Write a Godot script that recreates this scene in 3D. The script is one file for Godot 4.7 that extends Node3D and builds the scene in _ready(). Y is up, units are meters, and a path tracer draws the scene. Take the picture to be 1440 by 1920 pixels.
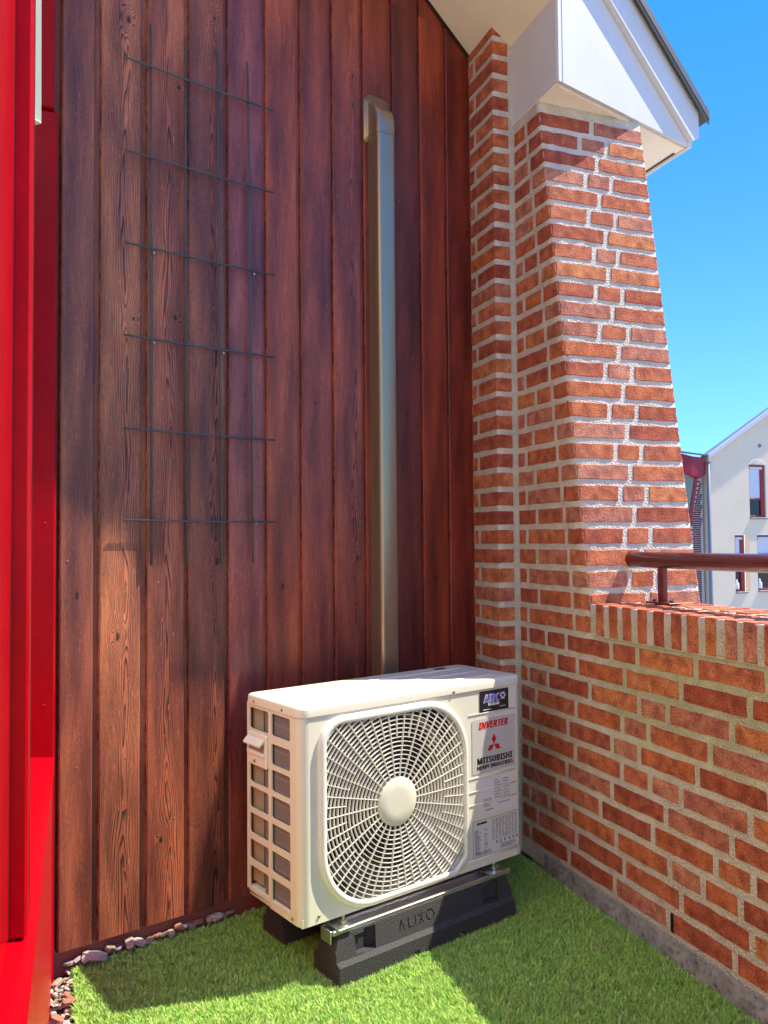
extends Node3D
# A corner of a roof terrace: wood-clad wall, brick pier with battered buttress and parapet, red window front, outdoor unit on rubber blocks.
# World: x along the wood wall, y up, z from the wood wall towards the camera. The brickwork and the red window front stand
# turned by TURN to the wood wall; "brick axes" (bx across the parapet, y, bz along it) are used for them.

const TURN := 17.0294
var ca := cos(deg_to_rad(TURN))
var sa := sin(deg_to_rad(TURN))
var brick_axes := Basis()
var rng := RandomNumberGenerator.new()
var mats := {}
var taken := {}

const EYE := 1.0046
const WOOD_Z := -2.03
const WALL_X := 1.349          # inner face of the parapet, brick axes
const COURSE := 0.0622
const FIRST := 0.047           # bottom of the first course
const COPING_Y := 0.733
const TOP_Y := 0.82

# ------------------------------------------------------------------ helpers: naming
func numbered(called: String) -> String:
	taken[called] = taken.get(called, -1) + 1
	return called if taken[called] == 0 else "%s_%03d" % [called, taken[called]]

func tag(o: Node, label: String, category: String, group := "", kind := "") -> Node:
	o.set_meta("label", label)
	o.set_meta("category", category)
	if group != "":
		o.set_meta("group", group)
	if kind != "":
		o.set_meta("kind", kind)
	return o

func thing(called: String, label: String, category: String, xf := Transform3D(), group := "") -> Node3D:
	var o := Node3D.new()
	o.name = numbered(called)
	add_child(o)
	o.transform = xf
	tag(o, label, category, group)
	return o

func part(called: String, mesh: Mesh, m: Material, parent: Node, xf := Transform3D()) -> MeshInstance3D:
	var o := MeshInstance3D.new()
	o.mesh = mesh
	o.material_override = m
	if parent == self:
		o.name = numbered(called)
		add_child(o)
	else:
		o.name = called
		parent.add_child(o, true)
	o.transform = xf
	return o

# ------------------------------------------------------------------ helpers: geometry
func begin(flat := true) -> SurfaceTool:
	var st := SurfaceTool.new()
	st.begin(Mesh.PRIMITIVE_TRIANGLES)
	st.set_smooth_group(-1 if flat else 0)
	return st

func done(st: SurfaceTool) -> ArrayMesh:
	st.generate_normals()
	return st.commit()

func tri(st: SurfaceTool, a: Vector3, b: Vector3, c: Vector3, out: Vector3) -> void:
	if (b - a).cross(c - a).dot(out) > 0.0:
		st.add_vertex(a); st.add_vertex(c); st.add_vertex(b)
	else:
		st.add_vertex(a); st.add_vertex(b); st.add_vertex(c)

func quad(st: SurfaceTool, a: Vector3, b: Vector3, c: Vector3, d: Vector3, out: Vector3) -> void:
	tri(st, a, b, c, out)
	tri(st, a, c, d, out)

func corner_at(s: Vector3, h: Vector3, ch: float, axis: int) -> Vector3:
	var v := s * h
	for i in 3:
		if i != axis:
			v[i] -= s[i] * ch
	return v

# chamfered box between two corners
func box(st: SurfaceTool, lo: Vector3, hi: Vector3, ch := 0.0, xf := Transform3D()) -> void:
	var h := (hi - lo) * 0.5
	var m := (hi + lo) * 0.5
	var t := xf * Transform3D(Basis(), m)
	ch = minf(ch, minf(h.x, minf(h.y, h.z)) * 0.9)
	for a in 3:
		var b := (a + 1) % 3
		var c := (a + 2) % 3
		for sg in [-1.0, 1.0]:
			var p: Array[Vector3] = []
			for q in [[1.0, 1.0], [-1.0, 1.0], [-1.0, -1.0], [1.0, -1.0]]:
				var s := Vector3.ZERO
				s[a] = sg; s[b] = q[0]; s[c] = q[1]
				p.append(t * corner_at(s, h, ch, a))
			var o := Vector3.ZERO
			o[a] = sg
			quad(st, p[0], p[1], p[2], p[3], t.basis * o)
		if ch > 0.0:
			for sa_ in [-1.0, 1.0]:
				for sb_ in [-1.0, 1.0]:
					var s0 := Vector3.ZERO
					s0[a] = sa_; s0[b] = sb_; s0[c] = -1.0
					var s1 := s0
					s1[c] = 1.0
					var o2 := Vector3.ZERO
					o2[a] = sa_; o2[b] = sb_
					quad(st, t * corner_at(s0, h, ch, a), t * corner_at(s1, h, ch, a), t * corner_at(s1, h, ch, b), t * corner_at(s0, h, ch, b), t.basis * o2)
	if ch > 0.0:
		for sx in [-1.0, 1.0]:
			for sy in [-1.0, 1.0]:
				for sz in [-1.0, 1.0]:
					var s := Vector3(sx, sy, sz)
					tri(st, t * corner_at(s, h, ch, 0), t * corner_at(s, h, ch, 1), t * corner_at(s, h, ch, 2), t.basis * s)

func box_mesh(lo: Vector3, hi: Vector3, ch := 0.0) -> ArrayMesh:
	var st := begin()
	box(st, lo, hi, ch)
	return done(st)

# round bar along a line of points
func tube(st: SurfaceTool, pts: PackedVector3Array, r: float, sides := 10, caps := true) -> void:
	var rings: Array[PackedVector3Array] = []
	var n := pts.size()
	var up := Vector3(0.31, 0.9, 0.17).normalized()
	for i in n:
		var dir := (pts[mini(i + 1, n - 1)] - pts[maxi(i - 1, 0)]).normalized()
		var side := dir.cross(up)
		if side.length() < 0.05:
			side = dir.cross(Vector3(1, 0, 0))
		side = side.normalized()
		var nor := side.cross(dir).normalized()
		var ring := PackedVector3Array()
		for k in sides:
			var a := TAU * k / sides
			ring.append(pts[i] + (side * cos(a) + nor * sin(a)) * r)
		rings.append(ring)
	for i in n - 1:
		for k in sides:
			var k2 := (k + 1) % sides
			var mid := (rings[i][k] + rings[i][k2]) * 0.5 - pts[i]
			quad(st, rings[i][k], rings[i][k2], rings[i + 1][k2], rings[i + 1][k], mid)
	if caps:
		for k in sides:
			var k2 := (k + 1) % sides
			tri(st, pts[0], rings[0][k], rings[0][k2], pts[0] - pts[1])
			tri(st, pts[n - 1], rings[n - 1][k], rings[n - 1][k2], pts[n - 1] - pts[n - 2])

func lathe(st: SurfaceTool, prof: PackedVector2Array, sides: int, xf: Transform3D) -> void:
	# profile of (radius, height) turned about y
	for i in prof.size() - 1:
		for k in sides:
			var a0 := TAU * k / sides
			var a1 := TAU * (k + 1) / sides
			var p := prof[i]
			var q := prof[i + 1]
			var a := Vector3(p.x * cos(a0), p.y, p.x * sin(a0))
			var b := Vector3(p.x * cos(a1), p.y, p.x * sin(a1))
			var c := Vector3(q.x * cos(a1), q.y, q.x * sin(a1))
			var d := Vector3(q.x * cos(a0), q.y, q.x * sin(a0))
			var am := (a0 + a1) * 0.5
			var t := q - p
			var out := Vector3(t.y * cos(am), -t.x, t.y * sin(am))
			if p.x < 1e-6:
				tri(st, xf * a, xf * c, xf * d, xf.basis * out)
			elif q.x < 1e-6:
				tri(st, xf * a, xf * b, xf * c, xf.basis * out)
			else:
				quad(st, xf * a, xf * b, xf * c, xf * d, xf.basis * out)

# loop of a rectangle with its own radius at each corner, counter-clockwise from the top right; r = [tr, tl, bl, br]
func rounded(x0: float, y0: float, x1: float, y1: float, r: Array, steps := 8) -> PackedVector2Array:
	var out := PackedVector2Array()
	var cs := [Vector2(x1 - r[0], y1 - r[0]), Vector2(x0 + r[1], y1 - r[1]), Vector2(x0 + r[2], y0 + r[2]), Vector2(x1 - r[3], y0 + r[3])]
	for c in 4:
		for i in steps + 1:
			var a: float = (c + float(i) / steps) * PI / 2
			out.append(cs[c] + Vector2(cos(a), sin(a)) * r[c])
	return out

# where a ray from m in direction d leaves the rectangle
func to_rect(m: Vector2, d: Vector2, x0: float, y0: float, x1: float, y1: float) -> Vector2:
	var t := 1e9
	if absf(d.x) > 1e-9:
		t = minf(t, ((x1 if d.x > 0 else x0) - m.x) / d.x)
	if absf(d.y) > 1e-9:
		t = minf(t, ((y1 if d.y > 0 else y0) - m.y) / d.y)
	return m + d * t

# flat panel with a rounded hole; put(p: Vector2, depth) -> Vector3
func holed(st: SurfaceTool, rect: Array, hole: PackedVector2Array, put: Callable, out: Vector3, lip := 0.0) -> void:
	var m := Vector2.ZERO
	for p in hole:
		m += p
	m /= hole.size()
	var n := hole.size()
	for i in n:
		var a := hole[i]
		var b := hole[(i + 1) % n]
		if a.distance_to(b) < 1e-6:
			continue
		var ra := to_rect(m, a - m, rect[0], rect[1], rect[2], rect[3])
		var rb := to_rect(m, b - m, rect[0], rect[1], rect[2], rect[3])
		quad(st, put.call(a, 0.0), put.call(b, 0.0), put.call(rb, 0.0), put.call(ra, 0.0), out)
		if absf(ra.x - rb.x) > 1e-6 and absf(ra.y - rb.y) > 1e-6:
			var cx: float = ra.x if (absf(ra.x - rect[0]) < 1e-6 or absf(ra.x - rect[2]) < 1e-6) else rb.x
			var cy: float = ra.y if (absf(ra.y - rect[1]) < 1e-6 or absf(ra.y - rect[3]) < 1e-6) else rb.y
			tri(st, put.call(ra, 0.0), put.call(rb, 0.0), put.call(Vector2(cx, cy), 0.0), out)
		if lip > 0.0:
			var inward: Vector3 = put.call(m, 0.0) - put.call((a + b) * 0.5, 0.0)
			quad(st, put.call(a, 0.0), put.call(b, 0.0), put.call(b, -lip), put.call(a, -lip), inward)

# lettering, scaled to a width and height, lying in the xy plane about its centre
func letters(text: String, w: float, h: float, depth: float, slant := 0.0, weight := 700, face := "Droid Sans") -> ArrayMesh:
	var f := SystemFont.new()
	f.font_names = PackedStringArray([face])
	f.font_weight = weight
	var tm := TextMesh.new()
	tm.font = f
	tm.text = text
	tm.font_size = 48
	tm.depth = 0.01
	var ar := tm.get_mesh_arrays()
	var v: PackedVector3Array = ar[Mesh.ARRAY_VERTEX]
	var lo := Vector3.INF
	var hi := -Vector3.INF
	for p in v:
		lo = lo.min(p)
		hi = hi.max(p)
	var size := hi - lo
	for i in v.size():
		var q := (v[i] - (lo + hi) * 0.5) / size
		v[i] = Vector3(q.x * w + q.y * h * slant, q.y * h, q.z * depth)
	var am := ArrayMesh.new()
	# heavy letters: the strokes are laid twice, a little apart
	for dx in ([-0.5, 0.5] if weight >= 700 else [0.0]):
		var u := v.duplicate()
		for i in u.size():
			u[i].x += dx * h * 0.09
			u[i].z += dx * 0.0001
		var a2 := ar.duplicate()
		a2[Mesh.ARRAY_VERTEX] = u
		am.add_surface_from_arrays(Mesh.PRIMITIVE_TRIANGLES, a2)
	return am

# ------------------------------------------------------------------ helpers: materials
func srgb(r: int, g: int, b: int) -> Color:
	return Color(r / 255.0, g / 255.0, b / 255.0)

func noise_image(size: int, freq: float, octaves: int, seed_: int, kind := FastNoiseLite.TYPE_SIMPLEX_SMOOTH, fractal := FastNoiseLite.FRACTAL_FBM) -> Image:
	var n := FastNoiseLite.new()
	n.seed = seed_
	n.noise_type = kind
	n.fractal_type = fractal
	n.fractal_octaves = octaves
	n.frequency = freq
	return n.get_seamless_image(size, size, false, false, 0.15, true)

# grey image: lo..hi by noise, with dark pores or light grains
func grain_texture(size: int, coarse: Image, fine: Image, lo: float, hi: float, pores: float, pore_value: float) -> ImageTexture:
	var data := PackedByteArray()
	data.resize(size * size * 3)
	var a := coarse.get_data()
	var b := fine.get_data()
	for i in size * size:
		var c := a[i] / 255.0
		var f := b[i] / 255.0
		var v := lerpf(lo, hi, clampf(0.6 * c + 0.4 * f, 0.0, 1.0))
		if f < pores:
			v *= lerpf(pore_value, 1.0, f / pores)
		var q := int(clampf(v, 0.0, 1.0) * 255.0)
		data[i * 3] = q
		data[i * 3 + 1] = q
		data[i * 3 + 2] = q
	return ImageTexture.create_from_image(Image.create_from_data(size, size, false, Image.FORMAT_RGB8, data))

# fired clay: cloudy tone, sand grains, dark crease lines and pale lime film; returns colour and relief
func brick_texture(size: int, coarse: Image, fine: Image, crease: Image, film: Image, crease_from: float, film_from: float) -> Array:
	var col := PackedByteArray()
	col.resize(size * size * 3)
	var hei := PackedByteArray()
	hei.resize(size * size)
	var a := coarse.get_data()
	var b := fine.get_data()
	var c := crease.get_data()
	var d := film.get_data()
	for i in size * size:
		var cloud := a[i] / 255.0
		var sand := b[i] / 255.0
		# creases run along the brick: sample the ridges stretched in x
		var x := i % size
		@warning_ignore("integer_division")
		var y := i / size
		var j := ((y * 2) % size) * size + x
		var ridge := smoothstep(crease_from, 1.0, c[j] / 255.0)
		var pale := smoothstep(film_from, film_from + 0.2, d[i] / 255.0) * (0.25 + 0.5 * sand)
		var v := 0.62 + 0.34 * cloud + 0.22 * (sand - 0.5)
		if sand < 0.26:
			v *= 0.62
		v *= 1.0 - 0.45 * ridge
		var r := lerpf(v, 0.95, pale * 0.6)
		var g := lerpf(v * (0.94 + 0.12 * (cloud - 0.5)), 1.15, pale * 0.6)
		var bl := lerpf(v * 0.96, 1.3, pale * 0.6)
		col[i * 3] = int(clampf(r, 0.0, 1.0) * 255)
		col[i * 3 + 1] = int(clampf(g, 0.0, 1.0) * 255)
		col[i * 3 + 2] = int(clampf(bl, 0.0, 1.0) * 255)
		hei[i] = int(clampf(0.55 + 0.25 * (sand - 0.5) + 0.4 * (cloud - 0.5) - 0.5 * ridge, 0.0, 1.0) * 255)
	return [ImageTexture.create_from_image(Image.create_from_data(size, size, false, Image.FORMAT_RGB8, col)), ImageTexture.create_from_image(Image.create_from_data(size, size, false, Image.FORMAT_L8, hei))]

func plain(color: Color, rough := 0.6, metal := 0.0) -> StandardMaterial3D:
	var m := StandardMaterial3D.new()
	m.albedo_color = color
	m.roughness = rough
	m.metallic = metal
	return m

func surfaced(color: Color, rough: float, tex: Texture2D, bump: Texture2D, scale_: float, bump_cm: float) -> StandardMaterial3D:
	var m := plain(color, rough)
	m.albedo_texture = tex
	m.uv1_triplanar = true
	m.uv1_scale = Vector3.ONE * scale_
	if bump:
		m.heightmap_enabled = true
		m.heightmap_texture = bump
		m.heightmap_scale = bump_cm
	return m

func make_materials() -> void:
	var coarse := noise_image(256, 0.012, 4, 11)
	var fine := noise_image(256, 0.11, 3, 12)
	var pits := noise_image(256, 0.05, 4, 13)
	var ridges := noise_image(256, 0.022, 4, 14, FastNoiseLite.TYPE_SIMPLEX_SMOOTH, FastNoiseLite.FRACTAL_RIDGED)
	var crease := noise_image(512, 0.018, 4, 15, FastNoiseLite.TYPE_SIMPLEX_SMOOTH, FastNoiseLite.FRACTAL_RIDGED)
	var coarse2 := noise_image(512, 0.008, 4, 16)
	var fine2 := noise_image(512, 0.09, 3, 17)
	var film := noise_image(512, 0.011, 5, 18)
	var brick_set := brick_texture(512, coarse2, fine2, crease, film, 0.74, 0.58)
	var brick_tex: Texture2D = brick_set[0]
	var rough_tex := grain_texture(256, coarse, pits, 0.6, 1.05, 0.3, 0.45)
	var mortar_tex := grain_texture(256, coarse, fine, 0.8, 1.0, 0.24, 0.62)
	var dust_tex := grain_texture(256, coarse, fine, 0.82, 1.0, 0.12, 0.8)
	var paint_tex := grain_texture(256, coarse, fine, 0.95, 1.0, 0.0, 1.0)
	var speck_tex := grain_texture(256, fine, fine, 0.35, 1.0, 0.4, 0.6)
	var fine_h := ImageTexture.create_from_image(fine)
	var pits_h := ImageTexture.create_from_image(pits)
	var ridge_h := ImageTexture.create_from_image(ridges)
	mats.brick = []
	var clay := [srgb(228, 138, 94), srgb(220, 128, 86), srgb(208, 116, 82), srgb(234, 150, 96), srgb(216, 140, 112), srgb(224, 130, 80), srgb(200, 106, 74), srgb(226, 154, 122)]
	for c in clay:
		mats.brick.append(surfaced(c, 0.9, brick_set[0], brick_set[1], 3.7, 0.6))
	mats.mortar = surfaced(Color.WHITE, 0.97, mortar_tex, fine_h, 5.0, 0.55)
	mats.mortar.vertex_color_use_as_albedo = true
	mats.flashing = surfaced(srgb(176, 180, 192), 0.5, rough_tex, pits_h, 4.0, 0.05)
	mats.white_paint = surfaced(srgb(208, 213, 219), 0.5, paint_tex, null, 1.3, 0.0)
	mats.soffit = surfaced(srgb(250, 244, 230), 0.7, paint_tex, null, 0.9, 0.0)
	mats.zinc = plain(srgb(96, 98, 98), 0.5, 0.4)
	mats.dark = plain(srgb(22, 22, 22), 0.9)
	mats.red = surfaced(srgb(188, 3, 22), 0.26, dust_tex, null, 2.2, 0.0)
	mats.red.metallic_specular = 0.3
	mats.red_dusty = surfaced(srgb(196, 6, 24), 0.36, dust_tex, null, 3.0, 0.0)
	mats.red_rail = plain(srgb(88, 4, 16), 0.2)
	mats.red_rail.clearcoat_enabled = true
	mats.red_rail.clearcoat = 0.3
	mats.glass = plain(srgb(222, 228, 218), 0.04, 1.0)
	mats.case_white = plain(srgb(226, 226, 206), 0.36)
	mats.grille_white = plain(srgb(234, 234, 222), 0.42)
	mats.rubber = surfaced(srgb(84, 85, 88), 0.8, speck_tex, fine_h, 9.0, 0.15)
	mats.alu = plain(srgb(206, 208, 210), 0.32, 0.9)
	mats.steel = plain(srgb(190, 196, 196), 0.28, 1.0)
	mats.screw = plain(srgb(150, 140, 120), 0.35, 0.8)
	mats.coil = coil_material()
	mats.black = plain(srgb(14, 14, 15), 0.5)
	mats.fan = plain(srgb(30, 31, 33), 0.45)
	mats.wire = plain(srgb(70, 82, 86), 0.4)
	mats.bronze = plain(srgb(168, 150, 124), 0.3, 0.75)
	mats.cream = plain(srgb(214, 218, 198), 0.5)
	mats.soil = surfaced(srgb(52, 46, 40), 0.95, rough_tex, null, 4.0, 0.0)
	mats.backing = surfaced(srgb(118, 150, 62), 0.95, rough_tex, null, 6.0, 0.0)
	mats.render_wall = surfaced(srgb(238, 220, 192), 0.9, paint_tex, null, 0.25, 0.0)
	mats.far_brick = surfaced(srgb(150, 88, 80), 0.9, brick_tex, null, 1.0, 0.0)
	mats.far_mortar = plain(srgb(196, 186, 180), 0.9)
	mats.far_grey = plain(srgb(120, 126, 136), 0.5)
	mats.far_red = plain(srgb(150, 14, 34), 0.35)
	mats.far_glass = plain(srgb(40, 46, 52), 0.05, 0.2)
	mats.blind = plain(srgb(206, 214, 222), 0.6)
	mats.street = surfaced(srgb(196, 186, 170), 0.9, rough_tex, null, 0.2, 0.0)
	mats.stone = []
	for c in [srgb(236, 218, 194), srgb(222, 172, 140), srgb(196, 186, 176), srgb(244, 238, 228), srgb(214, 194, 156)]:
		mats.stone.append(surfaced(c, 0.8, brick_tex, pits_h, 7.0, 0.1))

func coil_material() -> StandardMaterial3D:
	# fine aluminium fins of the heat exchanger, too narrow to tell apart
	var w := 64
	var data := PackedByteArray()
	data.resize(w * w * 3)
	for y in w:
		for x in w:
			var v := 0.62 if x % 4 < 2 else 0.36
			if y % 32 < 3:
				v *= 1.18
			var q := int(v * 255)
			for k in 3:
				data[(y * w + x) * 3 + k] = q
	var m := plain(srgb(236, 236, 242), 0.5, 0.0)
	m.albedo_texture = ImageTexture.create_from_image(Image.create_from_data(w, w, false, Image.FORMAT_RGB8, data))
	m.uv1_triplanar = true
	m.uv1_scale = Vector3(16, 16, 16)
	return m

# ------------------------------------------------------------------ wood
func wood_texture(seed_: int, style: int) -> Array:
	# style 0: straight quarter-sawn grain, 1: flame figure, 2: mixed
	var w := 160
	var h := 1400
	var n1 := FastNoiseLite.new()
	n1.seed = seed_
	n1.noise_type = FastNoiseLite.TYPE_SIMPLEX_SMOOTH
	n1.frequency = 1.0
	n1.fractal_octaves = 3
	var r := RandomNumberGenerator.new()
	r.seed = seed_
	var flame: float = [0.0, 1.0, 0.45][style]
	var centre := r.randf_range(0.35, 0.65)
	var off := r.randf() * 50.0
	var knots: Array[Vector3] = []
	for k in [1, 3, 2][style]:
		knots.append(Vector3(r.randf_range(-0.035, 0.035), (k + r.randf_range(0.15, 0.85)) * 2.75 / [1, 3, 2][style], r.randf_range(0.003, 0.007)))
	var col := PackedByteArray()
	col.resize(w * h * 3)
	var hei := PackedByteArray()
	hei.resize(w * h)
	for y in h:
		var fy := float(y) / h * 2.75     # metres along the board
		var wob := n1.get_noise_2d(fy * 1.3, off) * 0.035
		var lift := n1.get_noise_2d(fy * 0.8 + 30.0, off) * 1.0
		for x in w:
			var fx := (float(x) / w - centre) * 0.1 + wob * 0.4
			var warp := n1.get_noise_2d(fx * 30.0 + off, fy * 2.2) * 0.006
			var ring := 0.0
			if flame > 0.0:
				var dep := 0.012 + 0.02 * fposmod(fy * 0.62 + lift * 0.22 + off, 1.0) * flame + warp
				ring = sqrt(fx * fx * (1.0 + flame) + dep * dep) * (640.0 if style == 1 else 1000.0)
			else:
				ring = (fx + warp) * 1500.0
			var core := 0.0
			for kn in knots:
				var kd := sqrt((fx - kn.x) * (fx - kn.x) + (fy - kn.y) * (fy - kn.y) * 0.22)
				if kd < 0.05:
					ring += 26.0 * exp(-kd / 0.009)
					core = maxf(core, 1.0 - smoothstep(0.002, kn.z, kd))
			ring /= 2.2
			var fr: float = ring - floorf(ring)
			var line := smoothstep(0.45, 0.95, fr) * (1.0 - smoothstep(0.95, 1.0, fr))
			var fibre := n1.get_noise_2d(float(x) * 0.6 + off * 7.0, fy * 9.0) * 0.5 + 0.5
			var blotch := n1.get_noise_2d(fx * 14.0 + 90.0, fy * 1.6 + off) * 0.5 + 0.5
			var v := (0.74 + 0.5 * (blotch - 0.5) + 0.36 * (fibre - 0.5) - (0.42 if style != 0 else 0.28) * line) * (1.0 - 0.6 * core)
			var cr := v
			var cg := v * (0.94 + 0.1 * (blotch - 0.5))
			var cb := v * (0.95 - 0.12 * (blotch - 0.5))
			var i := y * w + x
			col[i * 3] = int(clampf(cr, 0.0, 1.0) * 255)
			col[i * 3 + 1] = int(clampf(cg, 0.0, 1.0) * 255)
			col[i * 3 + 2] = int(clampf(cb, 0.0, 1.0) * 255)
			hei[i] = int(clampf(0.7 - 0.4 * line + 0.25 * (fibre - 0.5), 0.0, 1.0) * 255)
	# pale flecks where the stain has flaked off along the grain
	for k in (150 if style > 0 else 45):
		var fx0 := int(clampf(centre + r.randfn() * 0.16, 0.03, 0.97) * w)
		var fy0 := r.randi_range(4, h - 30)
		var run := r.randi_range(1, 9)
		var wide := 1 if r.randf() < 0.75 else 2
		for dy in run:
			for dx in wide:
				var i := (fy0 + dy) * w + mini(fx0 + dx, w - 1)
				col[i * 3] = 245
				col[i * 3 + 1] = 236
				col[i * 3 + 2] = 225
	var a := ImageTexture.create_from_image(Image.create_from_data(w, h, false, Image.FORMAT_RGB8, col))
	var b := ImageTexture.create_from_image(Image.create_from_data(w, h, false, Image.FORMAT_L8, hei))
	return [a, b]

func wood_material(tex: Array, color: Color, rough: float) -> StandardMaterial3D:
	var m := plain(color, rough)
	m.albedo_texture = tex[0]
	m.heightmap_enabled = true
	m.heightmap_texture = tex[1]
	m.heightmap_scale = 0.08
	m.metallic_specular = 0.5
	return m

# y of the sloping soffit at a place in world x, z
func soffit_y(x: float, z: float) -> float:
	return 2.645 - 0.69 * (x * ca + z * sa - 1.346)

func board_mesh(x0: float, x1: float, xn: float, y0: float) -> ArrayMesh:
	# face from x0 to x1, then a lower tongue up to xn
	var st := begin()
	var z := WOOD_Z
	var prof := [Vector2(x0, z - 0.02), Vector2(x0, z - 0.004), Vector2(x0 + 0.003, z), Vector2(x1 - 0.003, z), Vector2(x1, z - 0.004), Vector2(x1 + 0.001, z - 0.0105), Vector2(xn + 0.002, z - 0.0105)]
	var outs := [Vector3(-1, 0, 0), Vector3(-1, 0, 1), Vector3(0, 0, 1), Vector3(1, 0, 1), Vector3(1, 0, 0.1), Vector3(0, 0, 1)]
	var ytop := 3.6
	for i in prof.size() - 1:
		var a: Vector2 = prof[i]
		var b: Vector2 = prof[i + 1]
		var ta := soffit_y(a.x, z) + 0.02
		var tb := soffit_y(b.x, z) + 0.02
		var pts := [Vector3(a.x, y0, a.y), Vector3(b.x, y0, b.y), Vector3(b.x, tb, b.y), Vector3(a.x, ta, a.y)]
		var cnt: Vector3 = (pts[1] - pts[0]).cross(pts[3] - pts[0])
		var order := [0, 2, 1, 0, 3, 2] if cnt.dot(outs[i]) > 0 else [0, 1, 2, 0, 2, 3]
		for k in order:
			var p: Vector3 = pts[k]
			st.set_uv(Vector2((p.x - x0) / maxf(xn - x0, 0.01), p.y / 2.75))
			st.add_vertex(p)
	st.set_uv(Vector2.ZERO)
	quad(st, Vector3(x0, y0, z), Vector3(x1, y0, z), Vector3(x1, y0, z - 0.02), Vector3(x0, y0, z - 0.02), Vector3.DOWN)
	return done(st)

func build_wood_wall() -> void:
	var t := thing("timber_clad_wall", "tall wall of vertical dark reddish brown stained timber boards under the sloping soffit", "wall")
	var back := begin()
	box(back, Vector3(0.45, -0.1, -2.3), Vector3(2.02, 3.7, -2.052), 0.0)
	part("backing", done(back), plain(srgb(158, 98, 80), 0.8), t)
	var texs := [wood_texture(3, 0), wood_texture(5, 1), wood_texture(8, 1), wood_texture(13, 0), wood_texture(21, 2)]
	var edges := [0.583, 0.663, 0.678, 0.782, 0.799, 0.901, 0.913, 1.018, 1.030, 1.137, 1.150, 1.252, 1.266, 1.369, 1.382, 1.484, 1.499, 1.602, 1.616, 1.720, 1.733, 1.835, 1.849, 1.962]
	var pick := [0, 1, 2, 4, 3, 0, 3, 4, 0, 3, 0, 3]
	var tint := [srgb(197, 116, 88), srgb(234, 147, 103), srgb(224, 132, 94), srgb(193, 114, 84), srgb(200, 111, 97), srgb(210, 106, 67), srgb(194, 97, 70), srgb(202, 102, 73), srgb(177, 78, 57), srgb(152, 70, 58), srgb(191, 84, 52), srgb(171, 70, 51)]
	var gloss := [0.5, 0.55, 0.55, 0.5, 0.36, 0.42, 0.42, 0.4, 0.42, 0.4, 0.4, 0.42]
	for i in 12:
		var nxt: float = edges[i * 2 + 2] if i < 11 else 1.975
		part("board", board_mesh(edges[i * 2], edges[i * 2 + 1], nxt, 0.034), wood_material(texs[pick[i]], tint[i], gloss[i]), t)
	# nail heads
	var nail := begin(false)
	lathe(nail, PackedVector2Array([Vector2(0, 0.0012), Vector2(0.0016, 0.001), Vector2(0.0022, 0.0), Vector2(0.0022, -0.002)]), 8, Transform3D(Basis(Vector3.RIGHT, PI / 2), Vector3.ZERO))
	var nm := done(nail)
	rng.seed = 77
	for i in 11:
		for k in 4:
			if rng.randf() < 0.75:
				var x := lerpf(edges[i * 2], edges[i * 2 + 1], rng.randf_range(0.12, 0.3) if k % 2 else rng.randf_range(0.4, 0.85))
				part("nail", nm, mats.screw, t, Transform3D(Basis(), Vector3(x, 0.35 + k * 0.6 + rng.randf_range(-0.12, 0.12), WOOD_Z + 0.0004)))

# ------------------------------------------------------------------ brickwork
# A path in plan bends round corners; put(s, t, off) gives the place s along it, t across the courses, off out of the face.
func along(pts: PackedVector2Array, s: float, off: float) -> Vector2:
	var n := pts.size()
	var left := s
	for i in n - 1:
		var seg := pts[i + 1] - pts[i]
		var l := seg.length()
		var d := seg / l
		var nor := Vector2(-d.y, d.x)
		if left <= l + 1e-7 or i == n - 2:
			if i < n - 2 and absf(left - l) < 1e-5:
				var e := (pts[i + 2] - pts[i + 1]).normalized()
				var n2 := Vector2(-e.y, e.x)
				return pts[i + 1] + (nor + n2) * off
			return pts[i] + d * left + nor * off
		left -= l
	return pts[n - 1]

func lengths(pts: PackedVector2Array) -> Array:
	var out := [0.0]
	for i in pts.size() - 1:
		out.append(out[-1] + pts[i].distance_to(pts[i + 1]))
	return out

func pier_plan(_y: float) -> PackedVector2Array:
	return PackedVector2Array([Vector2(1.278, -2.56), Vector2(1.278, -2.343), Vector2(1.349, -2.343)])

func batter(y: float) -> float:
	return -(0.15024 * y + 1.8236)

func buttress_plan(y: float) -> PackedVector2Array:
	var z := batter(y)
	return PackedVector2Array([Vector2(WALL_X, -2.343), Vector2(WALL_X, z), Vector2(1.733, z), Vector2(1.733, -2.5)])

func parapet_plan(_y: float) -> PackedVector2Array:
	return PackedVector2Array([Vector2(WALL_X, -2.343), Vector2(WALL_X, 1.2)])

func coping_section(_z: float) -> PackedVector2Array:
	# up the inner face and over the top, seen along the wall: (bx, y)
	return PackedVector2Array([Vector2(WALL_X - 0.004, COPING_Y), Vector2(WALL_X - 0.004, TOP_Y), Vector2(1.63, TOP_Y)])

func put_plan(plan: Callable, s: float, y: float, off: float) -> Vector3:
	var p := along(plan.call(y), s, off)
	return Vector3(p.x, y, p.y)

func put_coping(_plan: Callable, s: float, z: float, off: float) -> Vector3:
	var p := along(coping_section(z), s, off)
	return Vector3(p.x, p.y, z)

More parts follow.
